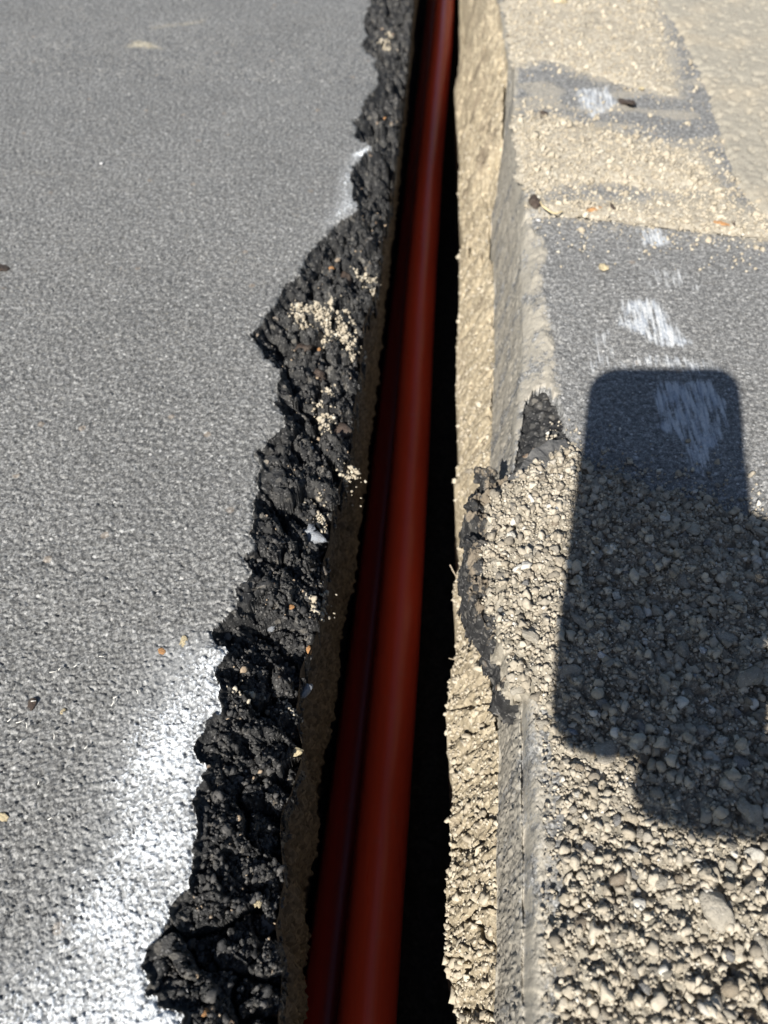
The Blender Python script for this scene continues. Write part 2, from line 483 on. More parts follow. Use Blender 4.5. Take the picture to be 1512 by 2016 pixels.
# rows shared by the long sheets: about one row to a render pixel inside the picture, coarse beyond
dep = np.radians(np.linspace(88.5, 16.0, 900))
yin = H / np.tan(dep)
keep = [yin[0]]
for v in yin[1:]:
    while v - keep[-1] > 0.0032: keep.append(keep[-1] + 0.0028)
    keep.append(v)
st, y = 0.003, keep[-1]
outy = []
while y < 14: y += st; st = min(st * 1.13, 1.0); outy.append(y)
st, y = 0.0006, keep[0]
backy = []
while y > -8: y -= st; st = min(st * 1.08, 1.0); backy.append(y)
YS = np.array(backy[::-1] + keep + outy)
axial = np.clip(YS, 0.0, 6.0) * math.cos(PITCH) + H * math.sin(PITCH)
PXW = axial / 769.0                                                # width of one render pixel on the ground
NR = len(YS)


def asphalt_relief(X, Y, k=1.0):
    k1, e1 = facet(X / 0.0017, Y / 0.0017, 11); k2, e2 = facet(X / 0.0009 + 0.3 * k1, Y / 0.0009, 12)
    r = 0.00062 * k1 - 0.0003 * sst(0.08, 0.0, e1) + 0.00048 * k2
    r = r - 0.0010 * sst(0.68, 0.86, fbm(X / 0.0032, Y / 0.0032, 21, 3) + 0.35)
    return k * r + 0.0005 * perlin(X / 0.03, Y / 0.03, 13)


# ------------------------------------------------------------------ left: road top and its broken edge
def build_left():
    nin, nout = 365, 26
    k = np.arange(nin) * 1.13
    kk = np.concatenate([k, k[-1] + np.cumsum(3.0 * 1.38 ** np.arange(nout))])
    XB = fB(YS) + 0.0016 * perlin(YS / 0.011, YS * 0, 3) + 0.0007 * perlin(YS / 0.0035, YS * 0, 4)
    XB = XB.astype(np.float64)
    X = XB[:, None] - kk[None, :] * PXW[:, None]
    X = np.maximum(X, XB[:, None] - 8.0 - kk[None, :] * 1e-4)
    Y = np.repeat(YS[:, None], X.shape[1], 1)
    wx = X + 0.0030 * perlin(X / 0.014, Y / 0.014, 31) + 0.0016 * perlin(X / 0.005, Y / 0.005, 32) + 0.0008 * perlin(X / 0.002, Y / 0.002, 33)
    wy = Y + 0.0030 * perlin(X / 0.014, Y / 0.014, 41) + 0.0016 * perlin(X / 0.005, Y / 0.005, 42) + 0.0008 * perlin(X / 0.002, Y / 0.002, 43)
    dA = sdist(wx, wy, A_POLY)
    dB = np.maximum(XB[:, None] - X, 0)
    rel = asphalt_relief(X, Y)
    t = np.clip(dA / (dA + dB + 1e-6), 0, 1)
    rim = sst(0.0, 0.0022, dA)
    # rocky relief: lumps at three sizes, deep gaps between the big ones
    qx = X + 0.004 * perlin(X / 0.012, Y / 0.012, 51); qy = Y + 0.004 * perlin(X / 0.012, Y / 0.012, 52)
    f1, f2, c1 = worley(qx / 0.021, qy / 0.017, 53)
    g1, g2, c2 = worley(qx / 0.0085, qy / 0.0075, 54)
    s1, s2, c3 = worley(X / 0.0030, Y / 0.0030, 55)
    u1, u2, c4 = worley(X / 0.0013, Y / 0.0013, 56)
    k1, e1 = facet(qx / 0.013, qy / 0.011, 58); k2, e2 = facet(X / 0.0056 + 0.3 * k1, Y / 0.0050, 59); k3, e3 = facet(X / 0.0024, Y / 0.0022 + 0.3 * k2, 60)
    lump = 0.005 * (0.55 - f1) + 0.009 * (c1 - 0.55) - 0.010 * (1 - sst(0.0, 0.26, f2 - f1)) * (c1 < 0.55)
    lump = lump + 0.0068 * k1 - 0.003 * sst(0.10, 0.0, e1) + 0.0040 * k2 - 0.0016 * sst(0.12, 0.0, e2) + 0.0022 * k3
    lump = lump + 0.0008 * (0.5 - s1) + 0.0010 * (0.5 - u1) + 0.0007 * (c4 - 0.5) + 0.0015 * fbm(X / 0.02, Y / 0.02, 57, 3)
    grow = sst(0.0, 0.010, dA)
    zr = -0.0035 * rim - 0.0255 * t ** 1.15 + lump * (0.25 + 0.75 * grow)
    zr = np.minimum(zr, 0.0005 - 0.0025 * rim)
    zr = zr - 0.004 * sst(0.002, 0.0, dB) * rim
    z = np.where(dA > 0, zr, rel - 0.0012 * sst(-0.0025, 0.0, dA))
    V = np.stack([X, Y, z], 2).reshape(-1, 3)
    nc = X.shape[1]
    cen = 0.25 * (dA[:-1, :-1] + dA[1:, :-1] + dA[:-1, 1:] + dA[1:, 1:])
    # paint
    P = np.zeros_like(X)
    axis = atpts([(425, 1275), (372, 1400), (318, 1560), (282, 1700), (220, 1840), (120, 1990), (30, 2120)])
    for i in range(len(axis) - 1):
        pass
    # the band hugs the broken edge: full strength right of the axis, fading out to its left
    dl = sdist(X, Y, axis, False)
    band = np.concatenate([axis, atpts([(120, 2300), (900, 2300), (900, 1200), (450, 1200), (410, 1235)])])
    db = sdist(X + 0.004 * perlin(X / 0.02, Y / 0.02, 61), Y, band)
    P = np.maximum(P, np.where(db > 0, 0.52, 0.52 * np.exp(-(dl / 0.022) ** 2)) * 0.98 * (1 + 0.4 * fbm(X / 0.02, Y / 0.02, 62, 3)))
    P *= sst(at(400, 1215)[1], at(400, 1300)[1], Y)
    P = np.where(Y > 0.4, 0, P)
    spot = atpts([(700, 305), (735, 288), (715, 303), (695, 330), (690, 365), (705, 405), (690, 420), (650, 440), (672, 395), (680, 340)])
    P = np.maximum(P, 0.40 * sst(-0.012, 0.010, sdist(X, Y, spot)) + 0.55 * sst(-0.006, 0.004, sdist(X, Y, atpts([(698, 306), (738, 286), (716, 304)]))))
    stain_tone = 0.62 * sst(-0.012, 0.010, sdist(X, Y, atpts([(238, 95), (330, 98), (300, 82), (270, 76)]))) + 0.5 * sst(-0.02, 0.01, sdist(X, Y, atpts([(290, 52), (410, 36), (400, 46), (300, 58)])))
    dust = np.clip(0.30 + 0.16 * perlin(X / 0.05, Y / 0.05, 71) + 0.18 * perlin(X / 0.012, Y / 0.012, 73), 0, 0.48) * 0.55 * sst(0.14, 0.42, Y)
    dirt = np.clip(0.33 + 0.55 * perlin(X / 0.013, Y / 0.013, 72) + 0.2 * perlin(X / 0.004, Y / 0.004, 74), 0, 1) * (0.35 + 0.65 * sst(0.3, 0.9, t)) * 0.66
    dust = np.where(dA > 0, dirt, dust)
    attrs = dict(paint=P, stain_tone=stain_tone, dust=dust, smear=np.zeros_like(X), relief=np.clip(rel / 0.0008, -2, 2))
    F = grid_faces(NR, nc)[:, ::-1]
    top = (cen <= 0).ravel()
    v, f, a = compact(V, F[top], attrs)
    road = tag(mesh_np('asphalt_road', v, f, M_ROAD, attrs=a, smooth=False), 'weathered grey asphalt road with white sprayed paint along its broken edge', None, None, 'structure')
    v, f, a = compact(V, F[~top], dict(dust=dust))
    rimo = mesh_np('broken_edge', v, f, M_FRESH, road, a)
    rimo['label'] = 'black crumbled asphalt edge sloping into the trench'
    from_grid = dict(X=X, Y=Y, z=z)
    # the brown earth wall under it
    n = 70
    tz = np.linspace(0, 1, n)
    sel = (YS > -0.6) & (YS < 3.0)
    yy = YS[sel][::2]
    xb = fB(yy)
    zz = -0.026 + (-0.345 + 0.026) * tz
    xw0 = xb - 0.0012
    Xw = np.stack([np.interp(-zz, [0.026, 0.10, 0.150, 0.172, 0.345], [q, min(q, -0.0415), min(q - 0.001, -0.0420), min(q - 0.012, -0.060), min(q - 0.016, -0.068)]) for q in xw0])
    Yw = np.repeat(yy[:, None], n, 1); Zw = np.repeat(zz[None, :], len(yy), 0)
    f1, f2, c1 = worley(Yw / 0.009, Zw / 0.009, 81); g1, g2, c2 = worley(Yw / 0.0032, Zw / 0.0032, 82)
    Xw = Xw + (0.005 * (0.5 - f1) + 0.0035 * (0.5 - g1) + 0.002 * (c2 - 0.5)) * sst(0.0, 0.08, np.repeat(tz[None], len(yy), 0)) + 0.003 * fbm(Yw / 0.03, Zw / 0.03, 83, 3)
    V = np.stack([Xw, Yw, Zw], 2).reshape(-1, 3)
    w = mesh_np('trench_wall', V, grid_faces(len(yy), n), M_WALL, None, dict(stain_tone=0.4 * sst(0.3, 0.8, np.repeat(tz[None], len(yy), 0))))  # wall colour gets darker towards the bottom
    tag(w, 'rough brown earth wall under the black crumbled asphalt edge', None, None, 'structure')
    return road, rimo, from_grid


road, rim, LG = build_left()


def rim_z(x, y):
    i = int(np.clip(np.searchsorted(YS, y), 1, NR - 1))
    row = LG['X'][i]
    j = int(np.argmin(np.abs(row - x)))
    return float(LG['z'][i, j])


# ------------------------------------------------------------------ right: base course ledge, sawn face, asphalt slab
CHIP = atpts([(1038, 770), (1052, 756), (1080, 752), (1100, 790), (1118, 850), (1126, 880), (1080, 900), (1040, 930), (1012, 928), (1024, 860)])


# sand drifts on the asphalt at the top
SANDS = [([(988, -60), (1262, -60), (1292, 0), (1312, 110), (1335, 190), (1230, 168), (1130, 132), (1062, 116), (1012, 130)], 0.004, 2600, 1),
         ([(1016, 236), (1080, 230), (1200, 258), (1290, 288), (1370, 300), (1420, 372), (1300, 374), (1180, 356), (1060, 372), (1022, 345)], 0.005, 2600, 2),
         ([(1042, 405), (1110, 396), (1240, 402), (1300, 395), (1420, 388), (1486, 420), (1540, 452), (1540, 470), (1400, 452), (1250, 434), (1100, 416)], 0.0025, 1100, 3)]


def build_right():
    nu, nl, nf, ns, nt_, no = 14, 56, 34, 28, 250, 26
    XD = fD(YS) + 0.0012 * perlin(YS / 0.006, YS * 0, 5) + 0.0006 * perlin(YS / 0.0022, YS * 0, 6)
    XE = fE(YS) + 0.0008 * perlin(YS / 0.02, YS * 0, 7)
    XG = fG(YS); XF = np.maximum(fF(YS), XG + 0.002)
    XG = np.maximum(XG, XE + 0.002)
    XE = np.maximum(XE, XD + 0.003)
    e = [at(p[0], p[1], p[2] if len(p) > 2 else ZE) for p in E_PX]; e.sort(key=lambda q: q[1])
    ZEv = np.interp(YS, [q[1] for q in e], [q[2] for q in e])
    cols = []
    for u in np.linspace(0, 1, nu, endpoint=False):
        cols.append((XD + 0.018 * (1 - u), np.full(NR, -0.335 + (ZD + 0.335) * u)))
    for u in np.linspace(0, 1, nl, endpoint=False):
        b = 0.004 * math.sin(math.pi * u)
        cols.append((XD + (XE - XD) * u, ZD + (ZEv - ZD) * u + b))
    for u in np.linspace(0, 1, nf, endpoint=False):
        cols.append((XE + (XG - XE) * u, ZEv + (-0.010 - ZEv) * u))
    for u in np.linspace(0, 1, ns, endpoint=False):
        cols.append((XG + (XF - XG) * u, np.full(NR, -0.010 * (1 - u) ** 1.5)))
    kk = np.concatenate([np.arange(nt_) * 1.02, nt_ * 1.02 + np.cumsum(3.0 * 1.38 ** np.arange(no))])
    for k in kk:
        cols.append((np.minimum(XF + k * PXW, XF + 8.0 + k * 1e-4), np.zeros(NR)))
    X = np.stack([c[0] for c in cols], 1); Z = np.stack([c[1] for c in cols], 1)
    Y = np.repeat(YS[:, None], X.shape[1], 1)
    ci = np.arange(X.shape[1])[None, :]
    iE, iG, iF = nu + nl, nu + nl + nf, nu + nl + nf + ns
    lower = np.clip(sst(at(1000, 1330)[1], at(1000, 1420)[1], Y), 0, 1)      # 1 in the lower part of the picture
    farw = sst(at(1000, 420)[1], at(1000, 250)[1], Y)
    # ledge roughness (vertical) and wall
    w = sst(0, nu, ci) * (1 - sst(iE - 6, iE + 1, ci))
    f1, f2, c1 = worley(X / 0.0105, (Y + 0.4 * Z) / 0.0125, 91); g1, g2, c2 = worley(X / 0.0034, Y / 0.0034, 92); s1, s2, c3 = worley(X / 0.0017, Y / 0.0017, 93)
    crack = sst(0.05, 0.0, np.abs(fbm(X / 0.045 + 0.5 * Y / 0.045, Y / 0.03, 94, 3) - 0.12))
    led = 0.0035 * (0.5 - f1) + 0.0030 * (c1 - 0.5) + 0.0022 * (0.5 - g1) + 0.0013 * (c2 - 0.5) + 0.0011 * (0.5 - s1) + 0.004 * fbm(X / 0.03, Y / 0.05, 95, 3) - 0.006 * crack
    Z = Z + w * led * (1 + 1.2 * farw)
    X = X - w * 0.35 * led
    # crack between ledge and face in places
    cr = sst(0.1, 0.5, perlin(Y / 0.045, Y * 0, 96) + 0.25 * perlin(Y / 0.012, Y * 0, 97)) * 0.45
    for p0, p1 in ((245, 330), (450, 505), (1236, 1420)):
        cr = np.maximum(cr, sst(at(985, p1, ZE)[1] - 0.006, at(985, p1, ZE)[1] + 0.004, Y) * sst(at(985, p0, ZE)[1] + 0.006, at(985, p0, ZE)[1] - 0.004, Y))
    cw = 2.4 + 2.0 * perlin(YS / 0.012, YS * 0, 118)[:, None]
    Z = Z - cr * 0.024 * np.exp(-((ci - iE + 1.5) / np.maximum(cw, 0.8)) ** 2)
    # sawn face: fine lengthwise saw marks
    wf = ((ci >= iE) & (ci < iG)).astype(np.float32)
    fw1, fw2, fwc = worley(Y / 0.009, Z / 0.005, 89)
    X = X + wf * (0.0007 * perlin(Y / 0.05, Z / 0.0016, 98) + 0.0011 * fbm(Y / 0.03, Z / 0.02, 99, 4) + 0.0008 * perlin(Y / 0.002, Z / 0.002, 90) + 0.0012 * (fwc - 0.5) - 0.0012 * (fw1 < 0.22) * (fwc > 0.6))
    # groove and dusty shoulder (lower part)
    gj = (1.6 * perlin(YS / 0.03, YS * 0, 111) + 0.9 * perlin(YS / 0.008, YS * 0, 112))[:, None]
    gr = np.exp(-((ci - (iG + 5) - 2 * gj) / np.maximum(5.5 + 2 * gj, 2.0)) ** 2) * lower * np.clip(0.55 + 0.9 * perlin(YS / 0.022, YS * 0, 113)[:, None], 0.35, 1)
    Z = Z - gr * 0.010
    top = ci >= iG
    rel = asphalt_relief(X + 3.0, Y, 0.8)
    sh = np.exp(-((X - XF[:, None]) / 0.010) ** 2) * top
    q1, q2, qc = worley(X / 0.0062, Y / 0.0085, 116)
    Z = Z + np.where(top, rel, 0) + sh * (0.0022 * fbm(X / 0.012, Y / 0.02, 117, 4) + 0.0018 * (qc - 0.5))
    seam = sdist(X, Y, atpts([(1034, 424), (1100, 420), (1180, 428), (1250, 437), (1400, 454), (1540, 472)]), False)
    Z = Z - np.where(top, 0.006 * np.exp(-(seam / 0.0024) ** 2), 0)
    # broken corner
    wx = X + 0.0012 * perlin(X / 0.004, Y / 0.004, 101); wy = Y + 0.0016 * perlin(X / 0.005, Y / 0.005, 102)
    dc = sdist(wx, wy, CHIP)
    g1, g2, c2 = worley(X / 0.006, Y / 0.006, 103); s1, s2, c3 = worley(X / 0.0022, Y / 0.0022, 104)
    chipz = -0.0045 + 0.004 * (0.5 - g1) + 0.0018 * (c2 - 0.5) + 0.0012 * (0.5 - s1) - 0.30 * np.maximum(XF[:, None] + 0.010 - X, 0)
    chip = (dc > 0) & (ci >= iG)
    Z = np.where(chip, np.minimum(Z, chipz), Z)
    # dust: shoulder and face
    dsh = np.maximum(X - XF[:, None], 0)
    dust = np.where(ci < iG, 0.84, np.where(ci < iF, 0.80, 0.85 * np.exp(-(dsh / 0.0050) ** 2)))
    dust = dust * (0.85 + 0.5 * perlin(X / 0.02, Y / 0.02, 105) + 0.32 * fbm(Y / 0.05, Z / 0.006, 114, 3) + 0.35 * perlin(X / 0.004, Y / 0.006, 115))
    dust = np.maximum(dust, 0.55 * sst(0.0, 0.35, perlin(X / 0.06, Y / 0.03, 106)) * (farw + 0.15))
    for px_, *_r in SANDS:
        ds = sdist(X + 0.012 * fbm(X / 0.02, Y / 0.02, 131, 3), Y + 0.012 * fbm(X / 0.02, Y / 0.02, 132, 3), atpts(px_))
        dust = np.where(top, np.maximum(dust, 0.85 * np.exp(np.minimum(ds, 0) / 0.016)), dust)
    dust = np.where(chip, 0, dust)
    Xr, Yr = X, Y
    sm = np.zeros_like(X)
    for poly, amp in (([(1225, 590), (1290, 585), (1330, 640), (1372, 680), (1320, 690), (1270, 670), (1215, 640)], 0.75),
                      ([(1200, 715), (1280, 695), (1400, 705), (1450, 745), (1400, 738), (1300, 728), (1200, 735)], 0.48),
                      ([(1290, 750), (1400, 745), (1440, 800), (1425, 860), (1390, 930), (1360, 930), (1345, 870), (1290, 840)], 0.72),
                      ([(1245, 450), (1300, 440), (1330, 485), (1275, 490)], 0.62),
                      ([(1130, 175), (1200, 168), (1220, 205), (1170, 235), (1135, 215)], 0.65),
                      ([(1240, 520), (1350, 530), (1390, 575), (1280, 570)], 0.34),
                      ([(1150, 660), (1210, 640), (1215, 720), (1160, 740)], 0.34)):
        wd = sdist(X + 0.002 * perlin(X / 0.006, Y / 0.02, 107), Y + 0.004 * perlin(X / 0.004, Y / 0.02, 108), atpts(poly))
        sm = np.maximum(sm, (amp + 0.12) * sst(-0.005, 0.006, wd))
    sm = np.clip(sm * (0.92 + 0.70 * fbm(X / 0.007, Y / 0.018, 119, 4) + 0.35 * perlin(X / 0.0025, Y / 0.012, 120)), 0, 1)
    sm = np.where(top & ~chip, sm, 0)
    stain_tone = np.where(ci < iE, np.clip(2.2 * fbm(X / 0.03, Y / 0.045, 109, 3) - 0.25, 0, 1) * (0.45 + 0.55 * farw), 0)
    attrs = dict(paint=np.zeros_like(X), smear=sm, dust=dust, relief=np.zeros_like(X), stain_tone=np.zeros_like(X))
    V = np.stack([X, Y, Z], 2).reshape(-1, 3)
    nc = X.shape[1]
    F = grid_faces(NR, nc)
    fc = np.tile(np.arange(nc - 1), NR - 1)
    chf = (chip[:-1, :-1] & chip[1:, 1:]).ravel()
    v, f, a = compact(V, F[(fc >= iE - 1) & ~chf], attrs)
    slab = tag(mesh_np('asphalt_pavement', v, f, M_SLAB, attrs=a), 'dusty grey asphalt with a sawn edge and smeared white paint', None, None, 'structure')
    v, f, a = compact(V, F[chf], dict(dust=np.zeros_like(X)))
    ch = mesh_np('broken_corner', v, f, M_FRESH, slab, a)
    ch['label'] = 'black chipped corner of the sawn asphalt edge'
    v, f, a = compact(V, F[fc < iE - 1], dict(stain_tone=stain_tone))
    base = tag(mesh_np('soil_ledge', v, f, M_BASE, attrs=a), 'rough sunlit tan soil ledge beside the trench', None, None, 'structure')
    return slab, base, dict(X=X, Y=Y, Z=Z)


slab, base, RG = build_right()


def right_z(x, y):
    i = int(np.clip(np.searchsorted(YS, y), 1, NR - 1))
    j = int(np.argmin(np.abs(RG['X'][i] - x)))
    return float(RG['Z'][i, j])


# trench floor
yy = np.concatenate([np.arange(-0.6, 1.3, 0.006), np.arange(1.3, 3.0, 0.03)])
xx = np.linspace(-0.085, 0.08, 34)
Xf, Yf = np.meshgrid(xx, yy)
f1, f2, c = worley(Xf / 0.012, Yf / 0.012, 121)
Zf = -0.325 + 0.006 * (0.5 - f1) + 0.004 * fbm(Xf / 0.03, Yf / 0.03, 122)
tag(mesh_np('trench_floor', np.stack([Xf, Yf, Zf], 2).reshape(-1, 3), grid_faces(len(yy), len(xx)), M_FLOOR, None, dict(stain_tone=np.zeros_like(Xf))), 'earth at the bottom of the trench, coloured dark for its shade', None, None, 'structure')

# far ground all the way to the horizon
gx = np.array([-400, -9, -7, 7, 9, 400.0]); gy = np.array([-400, -9, -7, 12, 15, 400.0])
Xg, Yg = np.meshgrid(gx, gy)
tag(mesh_np('ground', np.stack([Xg, Yg, np.full_like(Xg, -0.36)], 2).reshape(-1, 3), grid_faces(6, 6), M_TERR, None, dict(stain_tone=np.zeros_like(Xg))), 'bare dirt ground far around the road', None, None, 'structure')

# ------------------------------------------------------------------ concrete gutter, sand, dirt heap: sheets over an outline
def patch(poly, res, hfun, cut=-0.0015, warp=0.003):
    lo, hi = poly.min(0) - 0.006, poly.max(0) + 0.006
    xs = np.arange(lo[0], hi[0], res[0]); ys = np.arange(lo[1], hi[1], res[1])
    X, Y = np.meshgrid(xs, ys)
    d = sdist(X + warp * fbm(X / 0.012, Y / 0.012, 131, 3), Y + warp * fbm(X / 0.012, Y / 0.012, 132, 3), poly)
    Z = hfun(X, Y, d)
    V = np.stack([X, Y, Z], 2).reshape(-1, 3)
    dm = np.maximum(np.maximum(d[:-1, :-1], d[1:, :-1]), np.maximum(d[:-1, 1:], d[1:, 1:]))
    F = grid_faces(len(ys), len(xs), dm > cut)
    v, f, a = compact(V, F, dict(stain_tone=np.zeros_like(X)))
    return v, f, a, (X, Y, Z, d, xs, ys)


GUT = atpts([(1262, -120), (1290, 0), (1332, 60), (1384, 168), (1408, 250), (1424, 300), (1450, 370), (1486, 415), (1540, 450), (1700, 520), (2300, 600), (2300, -120)])
_cn = lambda X, Y: 0.0010 * fbm(X / 0.006, Y / 0.006, 141, 3) + 0.0006 * perlin(X / 0.03, Y / 0.03, 142) - 0.0016 * sst(0.36, 0.5, perlin(X / 0.008, Y / 0.008, 143))
v, f, a, _ = patch(GUT, (0.0016, 0.0026), lambda X, Y, d: 0.003 + 1.5 * _cn(X, Y) - 0.006 * sst(0.006, -0.002, d), warp=0.004)
tag(mesh_np('concrete_gutter', v, f, M_CONC, None, a), 'pale pitted concrete gutter beyond the asphalt', None, None, 'structure')

ICO = {}
for sub in (1, 2, 3):
    bm = bmesh.new(); bmesh.ops.create_icosphere(bm, subdivisions=sub, radius=1.0)
    bm.verts.ensure_lookup_table()
    ICO[sub] = (np.array([v.co[:] for v in bm.verts]), np.array([[q.index for q in p.verts] for p in bm.faces]))
    bm.free()


def rock_shapes(sub, n, rough, cuts, seed):
    r = np.random.default_rng(seed)
    V0, F0 = ICO[sub]
    out = []
    for k in range(n):
        V = V0.copy()
        for c in range(cuts):                                        # flatten by random planes
            d = r.normal(size=3); d /= np.linalg.norm(d); o = r.uniform(0.55, 0.9)
            q = V @ d; V = V - np.maximum(q - o, 0)[:, None] * d
        for c in range(4):
            d = r.normal(size=3) * r.uniform(1.5, 4.0); ph = r.uniform(0, 6.28)
            V = V * (1 + rough * np.sin(V @ d + ph) * 0.35)[:, None]
        V = V + r.normal(size=V.shape) * rough * 0.09
        V = V * np.array([1, r.uniform(0.72, 1.0), r.uniform(0.55, 0.85)])
        out.append(V)
    return out, F0


def rand_rot(r, n):
    q = r.normal(size=(n, 4)); q /= np.linalg.norm(q, axis=1)[:, None]
    w, x, y, z = q.T
    return np.stack([np.stack([1 - 2 * (y * y + z * z), 2 * (x * y - z * w), 2 * (x * z + y * w)], 1),
                     np.stack([2 * (x * y + z * w), 1 - 2 * (x * x + z * z), 2 * (y * z - x * w)], 1),
                     np.stack([2 * (x * z - y * w), 2 * (y * z + x * w), 1 - 2 * (x * x + y * y)], 1)], 1)


G_SM = rock_shapes(1, 14, 0.55, 3, 5)
G_MD = rock_shapes(2, 14, 0.55, 6, 6)


def grains(name, pts, rad, mat, seed, big=0.0016, parent=None):
    """many grains joined into one mesh; each keeps its own tint"""
    r = np.random.default_rng(seed)
    VV, FF, TT, off = [], [], [], 0
    for shapes, F0, sel in ((G_SM[0], G_SM[1], rad < big), (G_MD[0], G_MD[1], rad >= big)):
        idx = np.nonzero(sel)[0]
        if not len(idx): continue
        pick = r.integers(0, len(shapes), len(idx))
        base_ = np.stack(shapes)[pick]
        Rm = rand_rot(r, len(idx))
        v = np.einsum('nij,nvj->nvi', Rm, base_) * rad[idx][:, None, None] + pts[idx][:, None, :]
        nv = base_.shape[1]
        f = F0[None] + (np.arange(len(idx)) * nv)[:, None, None] + off
        t = np.repeat(r.random(len(idx)), nv)
        VV.append(v.reshape(-1, 3)); FF.append(f.reshape(-1, 3)); TT.append(t); off += len(idx) * nv
    o = mesh_np(name, np.concatenate(VV), np.concatenate(FF), mat, parent, dict(tint=np.concatenate(TT)), smooth=True)
    return o


def scatter(poly, n, seed, fade=0.0, warp=0.004):
    r = np.random.default_rng(seed)
    m = fade * 2 + 0.004
    lo, hi = poly.min(0) - m, poly.max(0) + m
    x = r.uniform(lo[0], hi[0], n * 4); y = r.uniform(lo[1], hi[1], n * 4)
    d = sdist(x + warp * fbm(x / 0.012, y / 0.012, 131, 3), y + warp * fbm(x / 0.012, y / 0.012, 132, 3), poly)
    p = np.where(d > 0, 1.0, np.exp(d / max(fade, 1e-5)) * (0.6 if fade else 0))
    k = r.random(n * 4) < p
    return x[k][:n], y[k][:n], d[k][:n]


for px, hh, n, sd_ in SANDS:
    poly = atpts(px)
    hf = lambda X, Y, d, hh=hh: -0.0012 + hh * (1 - np.exp(-np.maximum(d, 0) / 0.012)) * (0.8 + 0.5 * fbm(X / 0.03, Y / 0.03, 151)) + 0.0012 * (0.5 - worley(X / 0.004, Y / 0.004, 152)[0]) + 0.0016 * sst(-0.002, 0.002, d)
    v, f, a, (X, Y, Z, d, xs, ys) = patch(poly, (0.0014, 0.0022), hf, warp=0.010)
    heap = tag(mesh_np('sand_drift', v, f, M_SAND, None, a), None, None, None, 'stuff')
    heap['label'] = ['drift of tan sand at the top beside the concrete gutter', 'wide drift of tan sand across the asphalt', 'thin line of sand along the seam in the asphalt'][sd_ - 1]
    heap['category'] = 'sand'
    x, y, dd = scatter(poly, int(n * 1.5), 160 + sd_, 0.022, 0.010)
    ok = x > fF(y) - 0.001
    x, y, dd = x[ok], y[ok], dd[ok]
    rad = np.clip(RNG.lognormal(math.log(0.00085), 0.5, len(x)), 0.0005, 0.0036)
    iz = np.where(dd > 0, Z[np.clip(np.searchsorted(ys, y), 0, len(ys) - 1), np.clip(np.searchsorted(xs, x), 0, len(xs) - 1)], 0.0)
    grains('sand_grains', np.stack([x, y, iz + rad * 0.3], 1), rad, M_SANDG, 170 + sd_, parent=heap)

# the dirt heap on the right, slumping over the sawn edge
HEAP_PX = [(1012, 930), (1062, 905), (1092, 880), (1128, 876), (1180, 925), (1290, 955), (1400, 988), (1512, 1032), (1800, 1090), (2050, 2700), (1120, 2700), (1092, 2016), (1086, 1880), (1098, 1740),
           (1112, 1620), (1098, 1545), (1084, 1485), (1064, 1404), (1050, 1366), (1012, 1356), (990, 1338), (992, 1290), (982, 1250), (964, 1214), (948, 1162), (952, 1140), (942, 1110), (946, 1075), (966, 1050), (960, 1034), (956, 988), (974, 956), (1000, 946)]
HEAP = atpts(HEAP_PX, 0.002)


def heap_z(X, Y, d):
    XF = fF(Y)
    over = np.maximum(XF - X, 0)                                      # metres out over the trench
    h = 0.0015 + 0.0125 * (1 - np.exp(-np.maximum(d, 0) / 0.030)) * (0.75 + 0.55 * fbm(X / 0.045, Y / 0.045, 181, 2))
    w1 = worley(X / 0.0062, Y / 0.0062, 182); w2 = worley(X / 0.0024, Y / 0.0024, 183)
    h = h + 0.0042 * (0.45 - w1[0]) + 0.003 * (w1[2] - 0.5) + 0.0022 * (0.5 - w2[0]) + 0.0014 * (w2[2] - 0.5)
    h = h - 0.0035 * sst(0.003, -0.0015, d)
    h = h - 0.10 * over - 0.006 * np.exp(-np.maximum(d, 0) / 0.0011) * sst(0.0, 0.004, over)
    return h


LIP = atpts([(938, 959), (941, 975), (922, 992), (911, 1005), (920, 1019), (942, 1042), (958, 1045), (936, 1054), (920, 1074), (908, 1101), (915, 1117), (935, 1131), (921, 1144), (914, 1156), (923, 1182),
             (942, 1220), (961, 1244), (958, 1260), (971, 1279), (985, 1288), (982, 1316), (978, 1350), (1006, 1367), (1049, 1374), (1063, 1356), (1085, 1300), (1085, 1000), (1062, 940), (1012, 934), (984, 941), (968, 930), (948, 927)], -0.004)


def lip_z(X, Y, d):
    g1, g2, c1 = worley(X / 0.0068, Y / 0.0062, 185); s1, s2, c2 = worley(X / 0.0026, Y / 0.0026, 186); u1, u2, c3 = worley(X / 0.0012, Y / 0.0012, 187)
    k1, e1 = facet(X / 0.0085, Y / 0.0075, 189); k2, e2 = facet(X / 0.0034, Y / 0.0032, 190)
    rel = 0.0075 * k1 - 0.002 * sst(0.1, 0.0, e1) + 0.0036 * k2 + 0.0018 * (0.5 - s1) + 0.0010 * (0.5 - u1)
    return -0.0045 + rel * sst(0.014, 0.006, d) - 0.0035 * sst(0.004, 0.0, d) - 0.016 * sst(0.0004, -0.0010, d)


